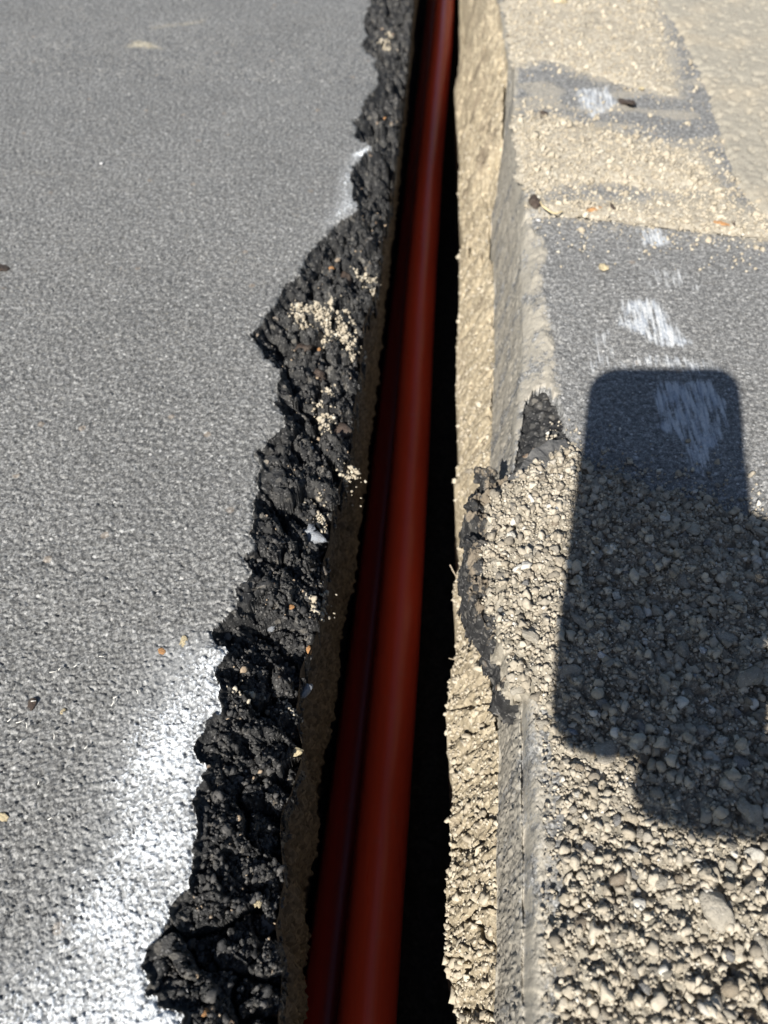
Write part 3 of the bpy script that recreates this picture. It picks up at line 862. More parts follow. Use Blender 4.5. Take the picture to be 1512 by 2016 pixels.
v, f, a, (X_, Y_, Z_, D_, xs_, ys_) = patch(LIP, (0.0006, 0.0006), lip_z, warp=0.0036)
dv = sdist(v[:, 0], v[:, 1], LIP)
lipo = mesh_np('broken_lip', v, f, M_FRESH, slab, dict(dust=np.clip(0.46 + 0.45 * sst(0.0, 0.006, dv) + 0.8 * perlin(v[:, 0] / 0.006, v[:, 1] / 0.006, 188), 0, 1) * sst(-0.012, -0.004, v[:, 2])))
lipo['label'] = 'black broken asphalt lip hanging over the trench, dusted with dirt'
v, f, a, (HX, HY, HZ, HD, hxs, hys) = patch(HEAP, (0.0008, 0.0008), heap_z, warp=0.0060)
heap = tag(mesh_np('dirt_heap', v, f, M_PILE, None, a), 'heap of dry crumbly dirt spilling over the sawn asphalt edge', 'dirt heap', None, 'stuff')


def hz(x, y):
    return HZ[np.clip(np.searchsorted(hys, y), 0, len(hys) - 1), np.clip(np.searchsorted(hxs, x), 0, len(hxs) - 1)]


VIS = atpts([(1012, 930), (1062, 905), (1092, 880), (1128, 876), (1180, 925), (1290, 955), (1400, 988), (1560, 1050), (1600, 2100), (1092, 2100), (1086, 1880), (1098, 1740),
             (1112, 1620), (1098, 1545), (1084, 1485), (1064, 1404), (1050, 1366), (1012, 1356), (990, 1338), (992, 1290), (982, 1250), (964, 1214), (948, 1162), (952, 1140), (942, 1110), (946, 1075), (966, 1050), (960, 1034), (956, 988), (974, 956), (1000, 946)], 0.002)
x, y, dd = scatter(VIS, 21000, 191, 0.009)
left = x < fF(y)
ok = (dd > 0.0004) | ~left
x, y, dd = x[ok], y[ok], dd[ok]
rad = np.clip(RNG.lognormal(math.log(0.00072), 0.52, len(x)), 0.0004, 0.0026)
rad = np.where(dd < 0, rad * 0.8, rad)
z0 = np.where(dd > -0.001, hz(x, y), 0.0002)
grains('dirt_grains', np.stack([x, y, z0 + rad * 0.45], 1), rad, M_GRAIN, 192, 0.0016, parent=heap)

# countable pebbles: about 290 single things sharing a dozen shapes
PEB = []
pv, pf = rock_shapes(3, 16, 0.36, 5, 21)
for k, V in enumerate(pv):
    bm_v = V.astype(np.float32)
    me = bpy.data.meshes.new('pebble')
    me.from_pydata(bm_v.tolist(), [], pf.tolist())
    for p in me.polygons: p.use_smooth = True
    me.materials.append(M_PEB)
    PEB.append(me)


def shadow_hit(x, y, z):
    """is the spot in the shade of the phone or the hand, as the photograph shows it"""
    v = np.array([x, y, z]) - CAM
    zc = v @ fwd; u = CX + FPX * (v @ right) / zc; w = CY - FPX * (v @ up) / zc
    return u, w


def stone(name, me, loc, r, seed, label, cat, group=None, mat=None, scl=(1, 1, 1), flat=True):
    rr = random.Random(seed)
    o = bpy.data.objects.new(name, me)
    COL.objects.link(o)
    o.location = loc
    o.scale = (r * scl[0], r * scl[1], r * scl[2])
    o.rotation_euler = (rr.uniform(-0.35, 0.35), rr.uniform(-0.35, 0.35), rr.uniform(0, 6.28)) if flat else (rr.uniform(0, 6.28), rr.uniform(0, 6.28), rr.uniform(0, 6.28))
    if label: tag(o, label, cat, group)
    return o


def own_mesh(seed, mat, sub=3, rough=0.32, cuts=6, zs=None):
    V, F = rock_shapes(sub, 1, rough, cuts, seed)
    me = bpy.data.meshes.new('pebble')
    me.from_pydata(V[0].tolist(), [], F.tolist())
    for p in me.polygons: p.use_smooth = True
    me.materials.append(mat)
    return me


def px_radius(px, z_px, py):
    """radius in metres of a stone px picture-pixels wide at row py on the ground"""
    P = at(px, py, 0.0); return z_px * 0.5 * ((P - CAM) @ fwd) / FPX


# large stones of the heap, each told apart by its look or its place
BIG = [(1175, 948, 40, 'flat tan pebble at the heap edge in the top left of the phone shadow', M_PEB, (1.2, .8, .6)),
       (1205, 914, 24, 'small tan pebble lying on bare shaded asphalt above the heap', M_PEB, (1, 1, .8)),
       (1365, 1046, 32, 'tan squarish pebble on bluish shaded asphalt right of the heap edge', M_PEB, (1.2, .9, .8)),
       (1440, 1100, 40, 'broad grey pebble near the right end of the phone shadow', M_PEB, (1, 1, .6)),
       (1443, 1072, 16, 'small bluish white pebble beside a broad grey pebble', M_WHITEST, (1, .8, .7)),
       (1486, 1096, 32, 'pale tan pebble next to the right edge of the picture', M_PEB, (1.2, .8, .7)),
       (1497, 1040, 34, 'tan pebble half in sunlight at the shadow tip on the right', M_PEB, (1.2, .9, .8)),
       (1160, 1240, 48, 'long brown elongated stone lying diagonally in the shaded heap', M_PEB, (1.45, .62, .5)),
       (1123, 1316, 40, 'large round grey pebble near the left edge of the phone shadow', M_PEB, (1, .95, .7)),
       (1142, 1336, 26, 'medium pebble touching a large round grey one in the shade', M_PEB, (1, 1, .7)),
       (1185, 1291, 20, 'pale bluish round pebble in the middle of the phone shadow', M_WHITEST, (1, 1, .8)),
       (1197, 1310, 30, 'smooth grey oval pebble just under a pale bluish one', M_PEB, (1.2, .8, .7)),
       (1205, 1474, 54, 'largest dark oval stone on the lower edge of the phone shadow', M_PEB, (1.3, .9, .65)),
       (1124, 1434, 24, 'greenish pale pebble near the lower left corner of the phone shadow', M_BLUEST, (1.2, .8, .7)),
       (1424, 1258, 40, 'large oval grey stone in the right part of the shaded heap', M_PEB, (1.1, .95, .7)),
       (1380, 1289, 16, 'small bright white round pebble in the shaded heap', M_WHITEST, (1, 1, .9)),
       (1366, 1337, 16, 'small bluish pebble below a bright white one', M_BLUEST, (1, .9, .8)),
       (1406, 1320, 30, 'upright oval tan stone leaning in the shaded heap', M_PEB, (1, .8, .9)),
       (1466, 1348, 52, 'biggest speckled grey stone in the shade at the right', M_PEB, (1.25, .9, .7)),
       (1500, 1350, 36, 'grey stone cut by the right edge of the picture beside the biggest speckled one', M_PEB, (1, 1, .7)),
       (1440, 1182, 36, 'grey stone with a rough pitted top in the right of the shade', M_PEB, (1, 1.2, .7)),
       (1250, 1278, 38, 'rough tan clod in the centre of the phone shadow', M_PEB, (1.1, 1, .7)),
       (1285, 1098, 30, 'dark rough pebble in the upper middle of the shaded heap', M_PEB, (1.1, .9, .7)),
       (1340, 1146, 32, 'angular brown stone pair fused together in the shade', M_PEB, (1.2, .9, .7)),
       (1405, 1806, 72, 'very large pale stone in the sunlit lower right of the heap', M_PEB, (1.05, .95, .8)),
       (1464, 1620, 56, 'tall pale stone at the lower right border of the hand shadow', M_PEB, (.8, 1.1, .8)),
       (1480, 1740, 40, 'pale rounded stone by the right edge in the sunlit heap', M_PEB, (1, 1, .8)),
       (1120, 1188, 30, 'dull round clod close to the straight shadow edge', M_PEB, (1.1, 1, .7)),
       (1045, 1252, 34, 'cracked tan clod in the sunlit part of the heap', M_PEB, (1.2, .9, .7)),
       (1026, 1338, 30, 'brown clod on the lower lip of the sunlit heap', M_PEB, (1, 1, .7)),
       (1056, 1086, 22, 'tan clod half buried in the sunlit heap', M_PEB, (1.2, .9, .7)),
       (1096, 1006, 14, 'small grey round pebble close to the top of the straight shadow edge', M_BLUEST, (1, 1, .8)),
       (1320, 1900, 34, 'pale stone low in the sunlit bottom of the heap', M_PEB, (1.1, .9, .7)),
       (1290, 1565, 30, 'dull stone just below the phone shadow inside the hand shadow', M_PEB, (1, 1, .75))]
placed = []
for k, (px, py, w, lab, mat, scl) in enumerate(BIG):
    P = at(px, py, 0.008); r = px_radius(px, w, py) * 0.97
    z = hz(P[0], P[1]) if sdist(np.array([P[0]]), np.array([P[1]]), HEAP)[0] > 0 else 0.0
    o = stone('stone' if w > 30 else 'pebble', own_mesh(300 + k, mat), (P[0], P[1], z + r * 0.35 * scl[2]), r, 400 + k, lab, 'stone' if w > 30 else 'pebble', 'stones told apart on the dirt heap', scl=scl)
    if 'diagonally' in lab: o.rotation_euler = (0.1, 0.1, R(-42))
    placed.append((P[0], P[1], r))
rr = np.random.default_rng(77)
x, y, dd = scatter(VIS, 1400, 201, 0.008)
n_peb = 0
PEBS = []
for k in range(len(x)):
    if n_peb >= 255: break
    r = float(np.clip(rr.lognormal(math.log(0.0021), 0.36), 0.0014, 0.0048))
    u, w = shadow_hit(x[k], y[k], 0.006)
    if not (0 < u < 1530 and w < 2040) or (x[k] < fF(y[k]) + 0.001 and dd[k] < 0.004): continue
    sunny = u < 1085
    if sunny and (rr.random() < 0.55 or r > 0.0034): continue
    if dd[k] < 0: r = min(r, 0.0024)
    if any((x[k] - a_) ** 2 + (y[k] - b_) ** 2 < (0.9 * (r + c_)) ** 2 for a_, b_, c_ in placed): continue
    placed.append((x[k], y[k], r))
    z = float(hz(x[k], y[k])) if dd[k] > -0.001 else 0.0002
    ck = rr.choice(4, p=(.55, .2, .15, .1))
    PEBS.append((x[k], y[k], z, r, int(ck), u, w, dd[k] < -0.001, sunny and w < 1500, w > 1660 or (w > 1490 and u < 1255), k))
    n_peb += 1
LAND = [(q[0], q[1], at(q[0], q[1], 0.008)) for q in BIG]
SHORT = ['flat tan edge pebble', 'small lone tan pebble', 'tan squarish pebble', 'broad grey pebble', 'small bluish white pebble', 'pale tan border pebble',
         'half sunlit tan pebble', 'long diagonal brown stone', 'large round grey pebble', 'medium neighbour pebble', 'pale bluish round pebble', 'smooth grey oval pebble', 'largest dark oval stone',
         'greenish pale pebble', 'large oval grey stone', 'bright white round pebble', 'small bluish pebble', 'upright oval tan stone', 'biggest speckled grey stone', 'border-cut grey stone', 'rough pitted grey stone',
         'rough tan shaded clod', 'dark rough pebble', 'angular brown double stone', 'very large pale stone', 'tall pale stone', 'pale rounded sunlit stone', 'dull round clod', 'cracked tan sunlit clod',
         'brown clod', 'half buried tan clod', 'small grey round pebble', 'low pale sunlit stone', 'dull stone under the shadow']
CWORD = ['dusty tan', 'grey', 'brown', 'pale']
CMAT = [M_PEB, M_PGREY, M_PBROWN, M_PPALE]
VAR = {}
used = {}
for (x_, y_, z_, r_, ck, u, w, foot, sunl, sunb, kk_) in sorted(PEBS, key=lambda q: -q[3]):
    vi_ = (kk_ * 7 + 3) % len(PEB)
    if (vi_, ck) not in VAR:
        me = PEB[vi_] if ck == 0 else PEB[vi_].copy()
        if ck: me.materials[0] = CMAT[ck]
        VAR[(vi_, ck)] = me
    size = 'tiny' if r_ < 0.0022 else 'small' if r_ < 0.0028 else 'medium' if r_ < 0.0038 else 'big'
    where = 'on asphalt ' if foot else ''
    order = sorted(range(len(LAND)), key=lambda q: (LAND[q][0] - u) ** 2 + (LAND[q][1] - w) ** 2)[:5]
    for j in order + order[:1]:
        du, dw = u - LAND[j][0], w - LAND[j][1]
        far_ = math.hypot(du, dw)
        way = ('right of' if du > 0 else 'left of') if abs(du) > abs(dw) else ('below' if dw > 0 else 'above')
        hop = 'close ' if far_ < 42 else 'a little ' if far_ < 75 else 'farther '
        lab = f'{size} {CWORD[ck]} pebble {where}{hop}{way} the {SHORT[j]}'
        if lab not in used: break
    used[lab] = 1
    grp = 'pebbles strewn at the foot of the heap' if foot else 'pebbles in the sunlit strip of the heap' if sunl else 'pebbles in the sunlit bottom of the heap' if sunb else 'pebbles in the shaded heap'
    stone('pebble', VAR[(vi_, ck)], (x_, y_, z_ + r_ * 0.3), r_, 1000 + kk_, lab, 'pebble', grp)

# ------------------------------------------------------------------ chunks of black asphalt on the lip of the heap
def chunk_mesh(seed, size, dusty=0.5):
    V0, F0 = ICO[3]
    bm = bmesh.new(); bmesh.ops.create_icosphere(bm, subdivisions=5, radius=1.0)
    V = np.array([v.co[:] for v in bm.verts]); F = np.array([[q.index for q in p.verts] for p in bm.faces]); bm.free()
    r = np.random.default_rng(seed)
    N = V.copy()
    for c in range(7):
        d = r.normal(size=3); d /= np.linalg.norm(d); o = r.uniform(0.5, 0.85)
        q = V @ d; V = V - np.maximum(q - o, 0)[:, None] * d
    th = np.arctan2(N[:, 1], N[:, 0]); 
    P = N * np.array(size)[None]
    f1, _, c1 = worley((P[:, 0] + 0.7 * P[:, 2]) / 0.0048 + seed, (P[:, 1] + 0.7 * P[:, 2]) / 0.0048, 210)
    g1, _, c2 = worley((P[:, 0] - 0.6 * P[:, 2]) / 0.0018 + seed, (P[:, 1] + 0.8 * P[:, 2]) / 0.0018, 211)
    V = V * np.array(size)[None] + N * (0.0034 * (0.5 - f1) + 0.0022 * (c1 - 0.5) + 0.0011 * (0.5 - g1))[:, None]
    dust = sst(0.1, 0.9, N[:, 2]) * dusty + 0.15 * (c1 - 0.5)
    return V, F, dust


CH = [(950, 952, .0060, .0050, .006, 'small dirt topped black chunk, topmost on the lip of the heap', 0.62),
      (932, 1014, .0065, .0060, .007, 'pointed black asphalt chunk jutting farthest over the trench', 0.30),
      (930, 1098, .0070, .0080, .007, 'knobbly black asphalt chunk in the middle of the lip of the heap', 0.36),
      (938, 1182, .0048, .0085, .007, 'long black asphalt chunk leaning over the tan ledge', 0.30),
      (964, 1236, .0045, .0060, .006, 'narrow black asphalt chunk above the open crack', 0.3),
      (1030, 1366, .0075, .0036, .005, 'thin black asphalt flake under the lower tip of the heap', 0.12)]
for k, (px, py, sx, sy, sz, lab, du) in enumerate(CH):
    P = at(px, py, -0.012)
    V, F, dust = chunk_mesh(500 + k, (sx, sy, sz), du)
    a_ = R([0, 25, -8, 22, 28, -12][k])
    Rz = np.array([[math.cos(a_), -math.sin(a_), 0], [math.sin(a_), math.cos(a_), 0], [0, 0, 1]])
    o = mesh_np('asphalt_chunk', V @ Rz.T, F, M_FRESH, None, dict(dust=dust))
    o.location = (P[0] + 0.001, P[1], -0.007)
    tag(o, lab, 'asphalt chunk', 'black asphalt chunks on the lip of the heap')
# grey slab fragment at the top of the heap
bm = bmesh.new()
pts = atpts([(1000, 935), (1028, 912), (1048, 884), (1078, 870), (1112, 866), (1124, 884), (1092, 892), (1090, 925), (1050, 945)], 0.003)
vs = [bm.verts.new((p[0], p[1], -0.004 - 0.25 * max(0, fF(p[1]) - p[0]))) for p in pts]
fc = bm.faces.new(vs)
if fc.normal.z < 0: fc.normal_flip()
ex = bmesh.ops.extrude_face_region(bm, geom=[fc])
for q in ex['geom']:
    if isinstance(q, bmesh.types.BMVert): q.co.z += 0.0075
bmesh.ops.triangulate(bm, faces=bm.faces[:])
bmesh.ops.subdivide_edges(bm, edges=bm.edges[:], cuts=5, use_grid_fill=True, smooth=0.0)
for v in bm.verts:
    n = float(fbm(np.array([v.co.x / 0.009]), np.array([v.co.y / 0.009]), 220, 3)[0]); v.co.z += 0.0022 * n
    v.co.x += 0.0006 * float(perlin(np.array([v.co.y / 0.003]), np.array([v.co.z / 0.003]), 221)[0])
m = NT('grey_rock_face'); c = m.ramp(m.noise(260, 5, 0.7), [(0.3, (0.055, 0.055, 0.056)), (0.62, (0.10, 0.098, 0.095)), (0.8, (0.24, 0.22, 0.19))]); m.bump(m.noise(500, 5, 0.6), 0.8, 0.001)
o = from_bm('asphalt_slab', bm, m.fin(c, 0.7, 0.4), None, False)
tag(o, 'flat dark grey slab fragment lying between the chipped corner and the heap', 'asphalt slab')

# ------------------------------------------------------------------ stones set in or lying on the black broken edge
def on_rim(px, py, zguess=-0.015):
    P = at(px, py, zguess)
    for _ in range(8):
        zz = rim_z(P[0], P[1]); P = at(px, py, 0.6 * zz + 0.4 * P[2])
    return P


RIMST = [(655, 914, 38, 'aggregate_stone', 'yellow tan flat stone set in the black edge', M_TANST, (1.15, .8, .6)),
         (668, 851, 44, 'aggregate_stone', 'rounded reddish brown stone coated with tar', M_BROWNST, (1, .95, .8)),
         (628, 742, 40, 'aggregate_stone', 'dark brown rounded stone half buried in bitumen', M_BROWNST, (1, 1, .9)),
         (595, 690, 42, 'aggregate_stone', 'black round tarred stone bulging from the edge', M_BROWNST, (1, .9, .8)),
         (680, 552, 42, 'aggregate_stone', 'smooth dark tarred cobble near the top', M_BROWNST, (1, .9, .8)),
         (622, 1062, 44, 'aggregate_stone', 'angular blue grey stone with a white lit face', M_BLUEST, (1.25, .75, .8)),
         (612, 1040, 26, 'aggregate_stone', None, M_BLUEST, (1, .8, .7)),
         (645, 1124, 18, 'aggregate_stone', None, M_BLUEST, (1, 1.1, .6)),
         (708, 660, 26, 'aggregate_stone', 'pale bluish splinter of stone', M_BLUEST, (.5, 1.3, .6)),
         (614, 882, 8, 'aggregate_stone', None, M_WHITEST, (1, 1, .8)),
         (608, 1280, 18, 'aggregate_stone', 'copper brown stone at the lower edge', M_ORANGE, (.8, 1.2, .7)),
         (573, 1195, 16, 'aggregate_stone', None, M_ORANGE, (1, 1, .7)),
         (602, 1360, 44, 'aggregate_stone', 'flat dark blue grey stone low on the edge', M_BLUEST, (.6, 1.3, .6)),
         (534, 1235, 22, 'aggregate_stone', None, M_BLUEST, (.8, 1.1, .7)),
         (470, 1345, 22, 'aggregate_stone', None, M_TANST, (.8, 1.1, .7)),
         (585, 1480, 28, 'aggregate_stone', 'cream coloured chip on the lower edge', M_TANST, (.7, 1.1, .7)),
         (438, 1508, 12, 'aggregate_stone', None, M_ORANGE, (1, 1, .7)),
         (484, 1548, 12, 'aggregate_stone', None, M_ORANGE, (1, 1, .7)),
         (484, 1518, 8, 'aggregate_stone', None, M_WHITEST, (1, 1, .7)),
         (368, 1952, 10, 'aggregate_stone', None, M_WHITEST, (1, 1, .8)),
         (404, 1994, 18, 'aggregate_stone', None, M_ORANGE, (1, 1, .7)),
         (508, 1775, 24, 'aggregate_stone', None, M_TANST, (1, .9, .7)),
         (520, 1825, 40, 'aggregate_stone', 'grey stone low in the bottom edge', M_BLUEST, (.9, 1.2, .7)),
         (628, 690, 14, 'aggregate_stone', None, M_ORANGE, (.6, 1.2, .6)),
         (625, 803, 12, 'aggregate_stone', None, M_PEB, (1, 1, .7)),
         (652, 530, 14, 'aggregate_stone', None, M_ORANGE, (1, .8, .7)),
         (712, 345, 14, 'aggregate_stone', None, M_ORANGE, (1, .8, .7)),
         (755, 235, 12, 'aggregate_stone', None, M_ORANGE, (1, .8, .7))]
for k, (px, py, w, nm, lab, mat, scl) in enumerate(RIMST):
    P = on_rim(px, py); r = px_radius(px, w, py) * 1.03
    o = stone(nm, own_mesh(600 + k, mat, 3 if w > 20 else 2), (P[0], P[1], P[2] + r * 0.15), r, 700 + k, None, None, scl=scl)
    if w > 30 and mat in (M_BLUEST, M_TANST): o.rotation_euler = (0.25, 0.2, R(-28))
    elif scl[1] > 1.15: o.rotation_euler = (0.1, 0.3, R(8))
    o.parent = rim
    if lab: o['label'] = lab

# crumbs of tan soil lying on the black edge
for k, (poly, n, lab) in enumerate([([(584, 606), (616, 614), (636, 608), (684, 612), (694, 650), (710, 690), (690, 700), (668, 678), (640, 674), (600, 656), (588, 638)], 900, 'patch of pale tan soil crumbs high on the black broken edge'),
                                    ([(626, 826), (650, 818), (660, 838), (650, 852), (632, 846)], 110, 'small patch of pale crumbs beside a reddish brown stone'),
                                    ([(640, 762), (654, 766), (656, 776), (648, 780)], 45, 'tiny patch of pale crumbs beside a deep dark hollow'),
                                    ([(672, 932), (696, 926), (700, 946), (690, 952), (676, 942)], 80, 'patch of pale crumbs right of the yellow tan stone'),
                                    ([(618, 1008), (636, 1012), (640, 1048), (632, 1050), (622, 1026)], 90, 'strip of pale crumbs above the angular blue grey stone'),
                                    ([(700, 545), (740, 548), (742, 562), (726, 566)], 80, 'pale crumbs near the trench opposite the smooth cobble'),
                                    ([(612, 1186), (640, 1180), (640, 1200), (620, 1206)], 70, 'pale crumbs on the brink above the brown wall'),
                                    ([(556, 1384), (578, 1380), (574, 1402), (562, 1402)], 40, 'pale crumbs above the lower brink'),
                                    ([(472, 1362), (486, 1370), (488, 1390), (476, 1388)], 34, 'pale crumbs in a dark hollow of the lower edge'),
                                    ([(742, 92), (770, 98), (764, 112), (748, 106)], 60, 'pale crumbs on the far top of the black edge')]):
    pl = np.array([on_rim(*p)[:2] for p in poly])
    x, y, d = scatter(pl, int(n * 4.2), 230 + k, 0.0014, 0.002)
    z = np.array([rim_z(a_, b_) for a_, b_ in zip(x, y)])
    rad = np.clip(RNG.lognormal(math.log(0.0007), 0.42, len(x)), 0.0004, 0.002) * (1.4 if poly[0][1] < 200 else 1)
    lift = np.clip(d, 0, 0.005) * 0.7 * RNG.random(len(x))
    o = grains('soil_crumbs', np.stack([x, y, z + rad * 0.4 + lift], 1), rad, M_SANDG, 240 + k)
    tag(o, lab, 'soil crumbs', 'pale soil crumbs on the black edge', 'stuff')
# loose black grit over the broken edge
gx_, gy_, gr_ = [], [], []
vi = np.nonzero((YS > 0.02) & (YS < 0.6))[0]
for k in range(6500):
    i = int(RNG.choice(vi)); t_ = RNG.random()
    a0 = LG['X'][i]; w = np.nonzero(LG['z'][i] < -0.004)[0]
    if not len(w): continue
    j = int(RNG.choice(w))
    gx_.append(LG['X'][i, j]); gy_.append(YS[i]); gr_.append(float(np.clip(RNG.lognormal(math.log(0.00062), 0.5), 0.0003, 0.0022)))
gx_, gy_, gr_ = map(np.array, (gx_, gy_, gr_))
gz_ = np.array([rim_z(a_, b_) for a_, b_ in zip(gx_, gy_)])
M_BGR = NT('black_grit'); c = M_BGR.ramp(M_BGR.attr('tint'), [(0.0, (0.012, 0.012, 0.013)), (0.7, (0.045, 0.044, 0.043)), (0.93, (0.09, 0.085, 0.08)), (0.97, (0.30, 0.23, 0.16))])
M_BGR.bump(M_BGR.noise(1500, 3), 0.6, 0.0004)
grains('black_grit', np.stack([gx_, gy_, gz_ + gr_ * 0.3], 1), gr_, M_BGR.fin(c, 0.72, 0.4), 250, parent=rim)['kind'] = 'stuff'

# soil grains crusting the sunlit ledge and its lip
gi = np.nonzero((YS > 0.0) & (YS < 0.95))[0]
px_, py_, pz_ = [], [], []
for k in range(3600):
    i = int(RNG.choice(gi)); j = int(14 + 55 * RNG.random() ** 1.5)
    px_.append(RG['X'][i, j]); py_.append(YS[i]); pz_.append(RG['Z'][i, j])
rad = np.clip(RNG.lognormal(math.log(0.0009), 0.45, len(px_)), 0.0005, 0.0034)
o = grains('soil_grains', np.stack([px_, py_, np.array(pz_) + rad * 0.1], 1), rad, M_SANDG, 251, parent=base)
o['kind'] = 'stuff'

# ------------------------------------------------------------------ stray things on the asphalt
for k, (px, py, w, nm, lab, mat, scl) in enumerate([
        (1187, 527, 26, 'pebble', 'lone pale tan pebble on the open grey asphalt', M_TANST, (1.1, .8, .7)),
        (1176, 413, 34, 'stone_chip', 'orange chip on the sand seam, nearer the trench', M_ORANGE, (1.3, .6, .35)),
        (1421, 440, 34, 'stone_chip', 'orange chip on the sand seam beside the concrete gutter', M_ORANGE, (1.2, .7, .35)),
        (1052, 404, 36, 'stone', 'dark rough stone at the inner end of the sand seam', M_BROWNST, (1.1, .8, .8)),
        (1234, 202, 40, 'stone', 'dark olive stone half sunk in sand near the far white smear', M_BROWNST, (1.3, .7, .5)),
        (1070, 225, 20, 'pebble', 'small dark pebble at the edge of the wide sand drift', M_BROWNST, (1, .9, .7)),
        (1207, 410, 20, 'pebble', 'small black pebble touching the orange chip on the seam', M_BROWNST, (1, .9, .7)),
        (1446, 443, 16, 'pebble', 'small dark pebble right of the orange chip near the gutter', M_BROWNST, (1, .9, .7)),
        (1066, 88, 14, 'pebble', 'small grey pebble on the far sand', M_BLUEST, (1, .9, .7)),
        (1002, 66, 16, 'pebble', 'small dark pebble on the far sand near the trench', M_BROWNST, (1, .9, .7)),
        (1100, 8, 36, 'stone', 'pale lump of dirt at the very top beside the gutter', M_TANST, (1.1, .8, .7)),
        (1060, 432, 10, 'pebble', 'tiny bright pebble just below the sand seam', M_WHITEST, (1, 1, .8)),
        (1262, 176, 12, 'pebble', 'small pale pebble beside the dark olive stone', M_TANST, (1, 1, .8)),
        (317, 1280, 20, 'pebble', 'orange brown pebble worn into the road near the white paint', M_ORANGE, (.8, 1.1, .35)),
        (360, 1262, 22, 'pebble', 'pale olive pebble worn into the road at the top of the white paint', M_TANST, (1, .8, .3)),
        (60, 1388, 26, 'pebble', 'dull red brown pebble worn into the road by the left border', M_BROWNST, (.8, 1.1, .3)),
        (124, 1398, 12, 'pebble', 'small yellow pebble worn into the road right of the red brown one', M_TANST, (.9, 1.1, .4)),
        (6, 1608, 22, 'pebble', 'yellowish pebble worn into the road at the left border', M_TANST, (1, 1, .3)),
        (200, 320, 10, 'pebble', 'small white pebble on the far grey road', M_WHITEST, (1, 1, .7)),
        (4, 524, 36, 'tar_lump', 'black tar lump on the road at the left border', M_BROWNST, (1, .8, .35))]):
    P = at(px, py, 0.001); r = px_radius(px, w, py)
    z = right_z(P[0], P[1]) if px > 900 else 0.0
    if sdist(np.array([P[0]]), np.array([P[1]]), GUT)[0] > 0: z = 0.004
    cat = {'pebble': 'pebble', 'stone_chip': 'stone chip', 'stone': 'stone', 'tar_lump': 'tar lump'}[nm]
    stone(nm, own_mesh(800 + k, mat, 3 if w > 20 else 2), (P[0], P[1], max(z, -0.004) + r * scl[2] * (0.4 if px > 900 else 0.05)), r, 900 + k, lab, cat, None, scl=scl)


def fibre(name, pts, r, mat, label):
    cu = bpy.data.curves.new(name, 'CURVE'); cu.dimensions = '3D'; cu.bevel_depth = r; cu.bevel_resolution = 1; cu.resolution_u = 6
    sp = cu.splines.new('BEZIER'); sp.bezier_points.add(len(pts) - 1)
    for bp, p in zip(sp.bezier_points, pts):
        bp.co = p; bp.handle_left_type = bp.handle_right_type = 'AUTO'
    o0 = bpy.data.objects.new(name, cu); COL.objects.link(o0)
    me = bpy.data.meshes.new_from_object(o0.evaluated_get(bpy.context.evaluated_depsgraph_get()))
    bpy.data.objects.remove(o0)
    me.materials.clear(); me.materials.append(mat)
    o = bpy.data.objects.new(name, me); COL.objects.link(o)
    return tag(o, label, 'plant fibre')


fibre('straw', [at(1064, 398, 0.006), at(1074, 410, 0.008), at(1092, 420, 0.005), at(1106, 416, 0.004)], 0.0007, M_STRAW, 'thin dry straw bent over the inner end of the sand seam')
fibre('root', [at(912, 1144, -0.120), at(902, 1138, -0.118), at(892, 1124, -0.112), at(886, 1112, -0.110)], 0.00035, M_ROOT, 'fine pale root fibre sticking out over the trench below the asphalt chunks')
fibre('root', [at(906, 1294, -0.122), at(896, 1298, -0.120), at(884, 1296, -0.117)], 0.0003, M_ROOT, 'short pale root fibre on the lip lower down')
#fibre('root', [at(896, 852, -0.124), at(890, 838, -0.121), at(894, 820, -0.118)], 0.0003, M_ROOT, 'tiny root fibre on the lip above the heap')

for k, (px, py, L_, an) in enumerate([(40, 1420, 16, 0.5), (52, 1428, 12, 2.0), (20, 1416, 12, 1.0), (105, 1322, 14, 0.3), (118, 1316, 9, 1.2), (222, 1382, 18, 1.5), (228, 1372, 10, 0.6), (150, 1310, 10, 0.8),
                                      (106, 1450, 12, 1.9), (42, 1458, 9, 0.9), (170, 1470, 11, 1.1), (66, 1380, 9, 0.2), (270, 1362, 9, 2.2), (100, 1610, 12, 0.7), (76, 1540, 10, 1.6), (200, 1292, 9, 0.1)]):
    P = at(px, py, 0.0012); m_ = px_radius(px, L_, py)
    dx, dy = math.cos(an) * m_, math.sin(an) * m_
    f_ = fibre('fibre', [(P[0] - dx, P[1] - dy, .0012), (P[0] + dy * .35, P[1] - dx * .35, .0018), (P[0] + dx, P[1] + dy, .0012)], 0.00022, M_LINT, 'tiny pale fibre stuck to the rough road left of the white paint')
    f_['group'] = 'pale fibres stuck to the road'

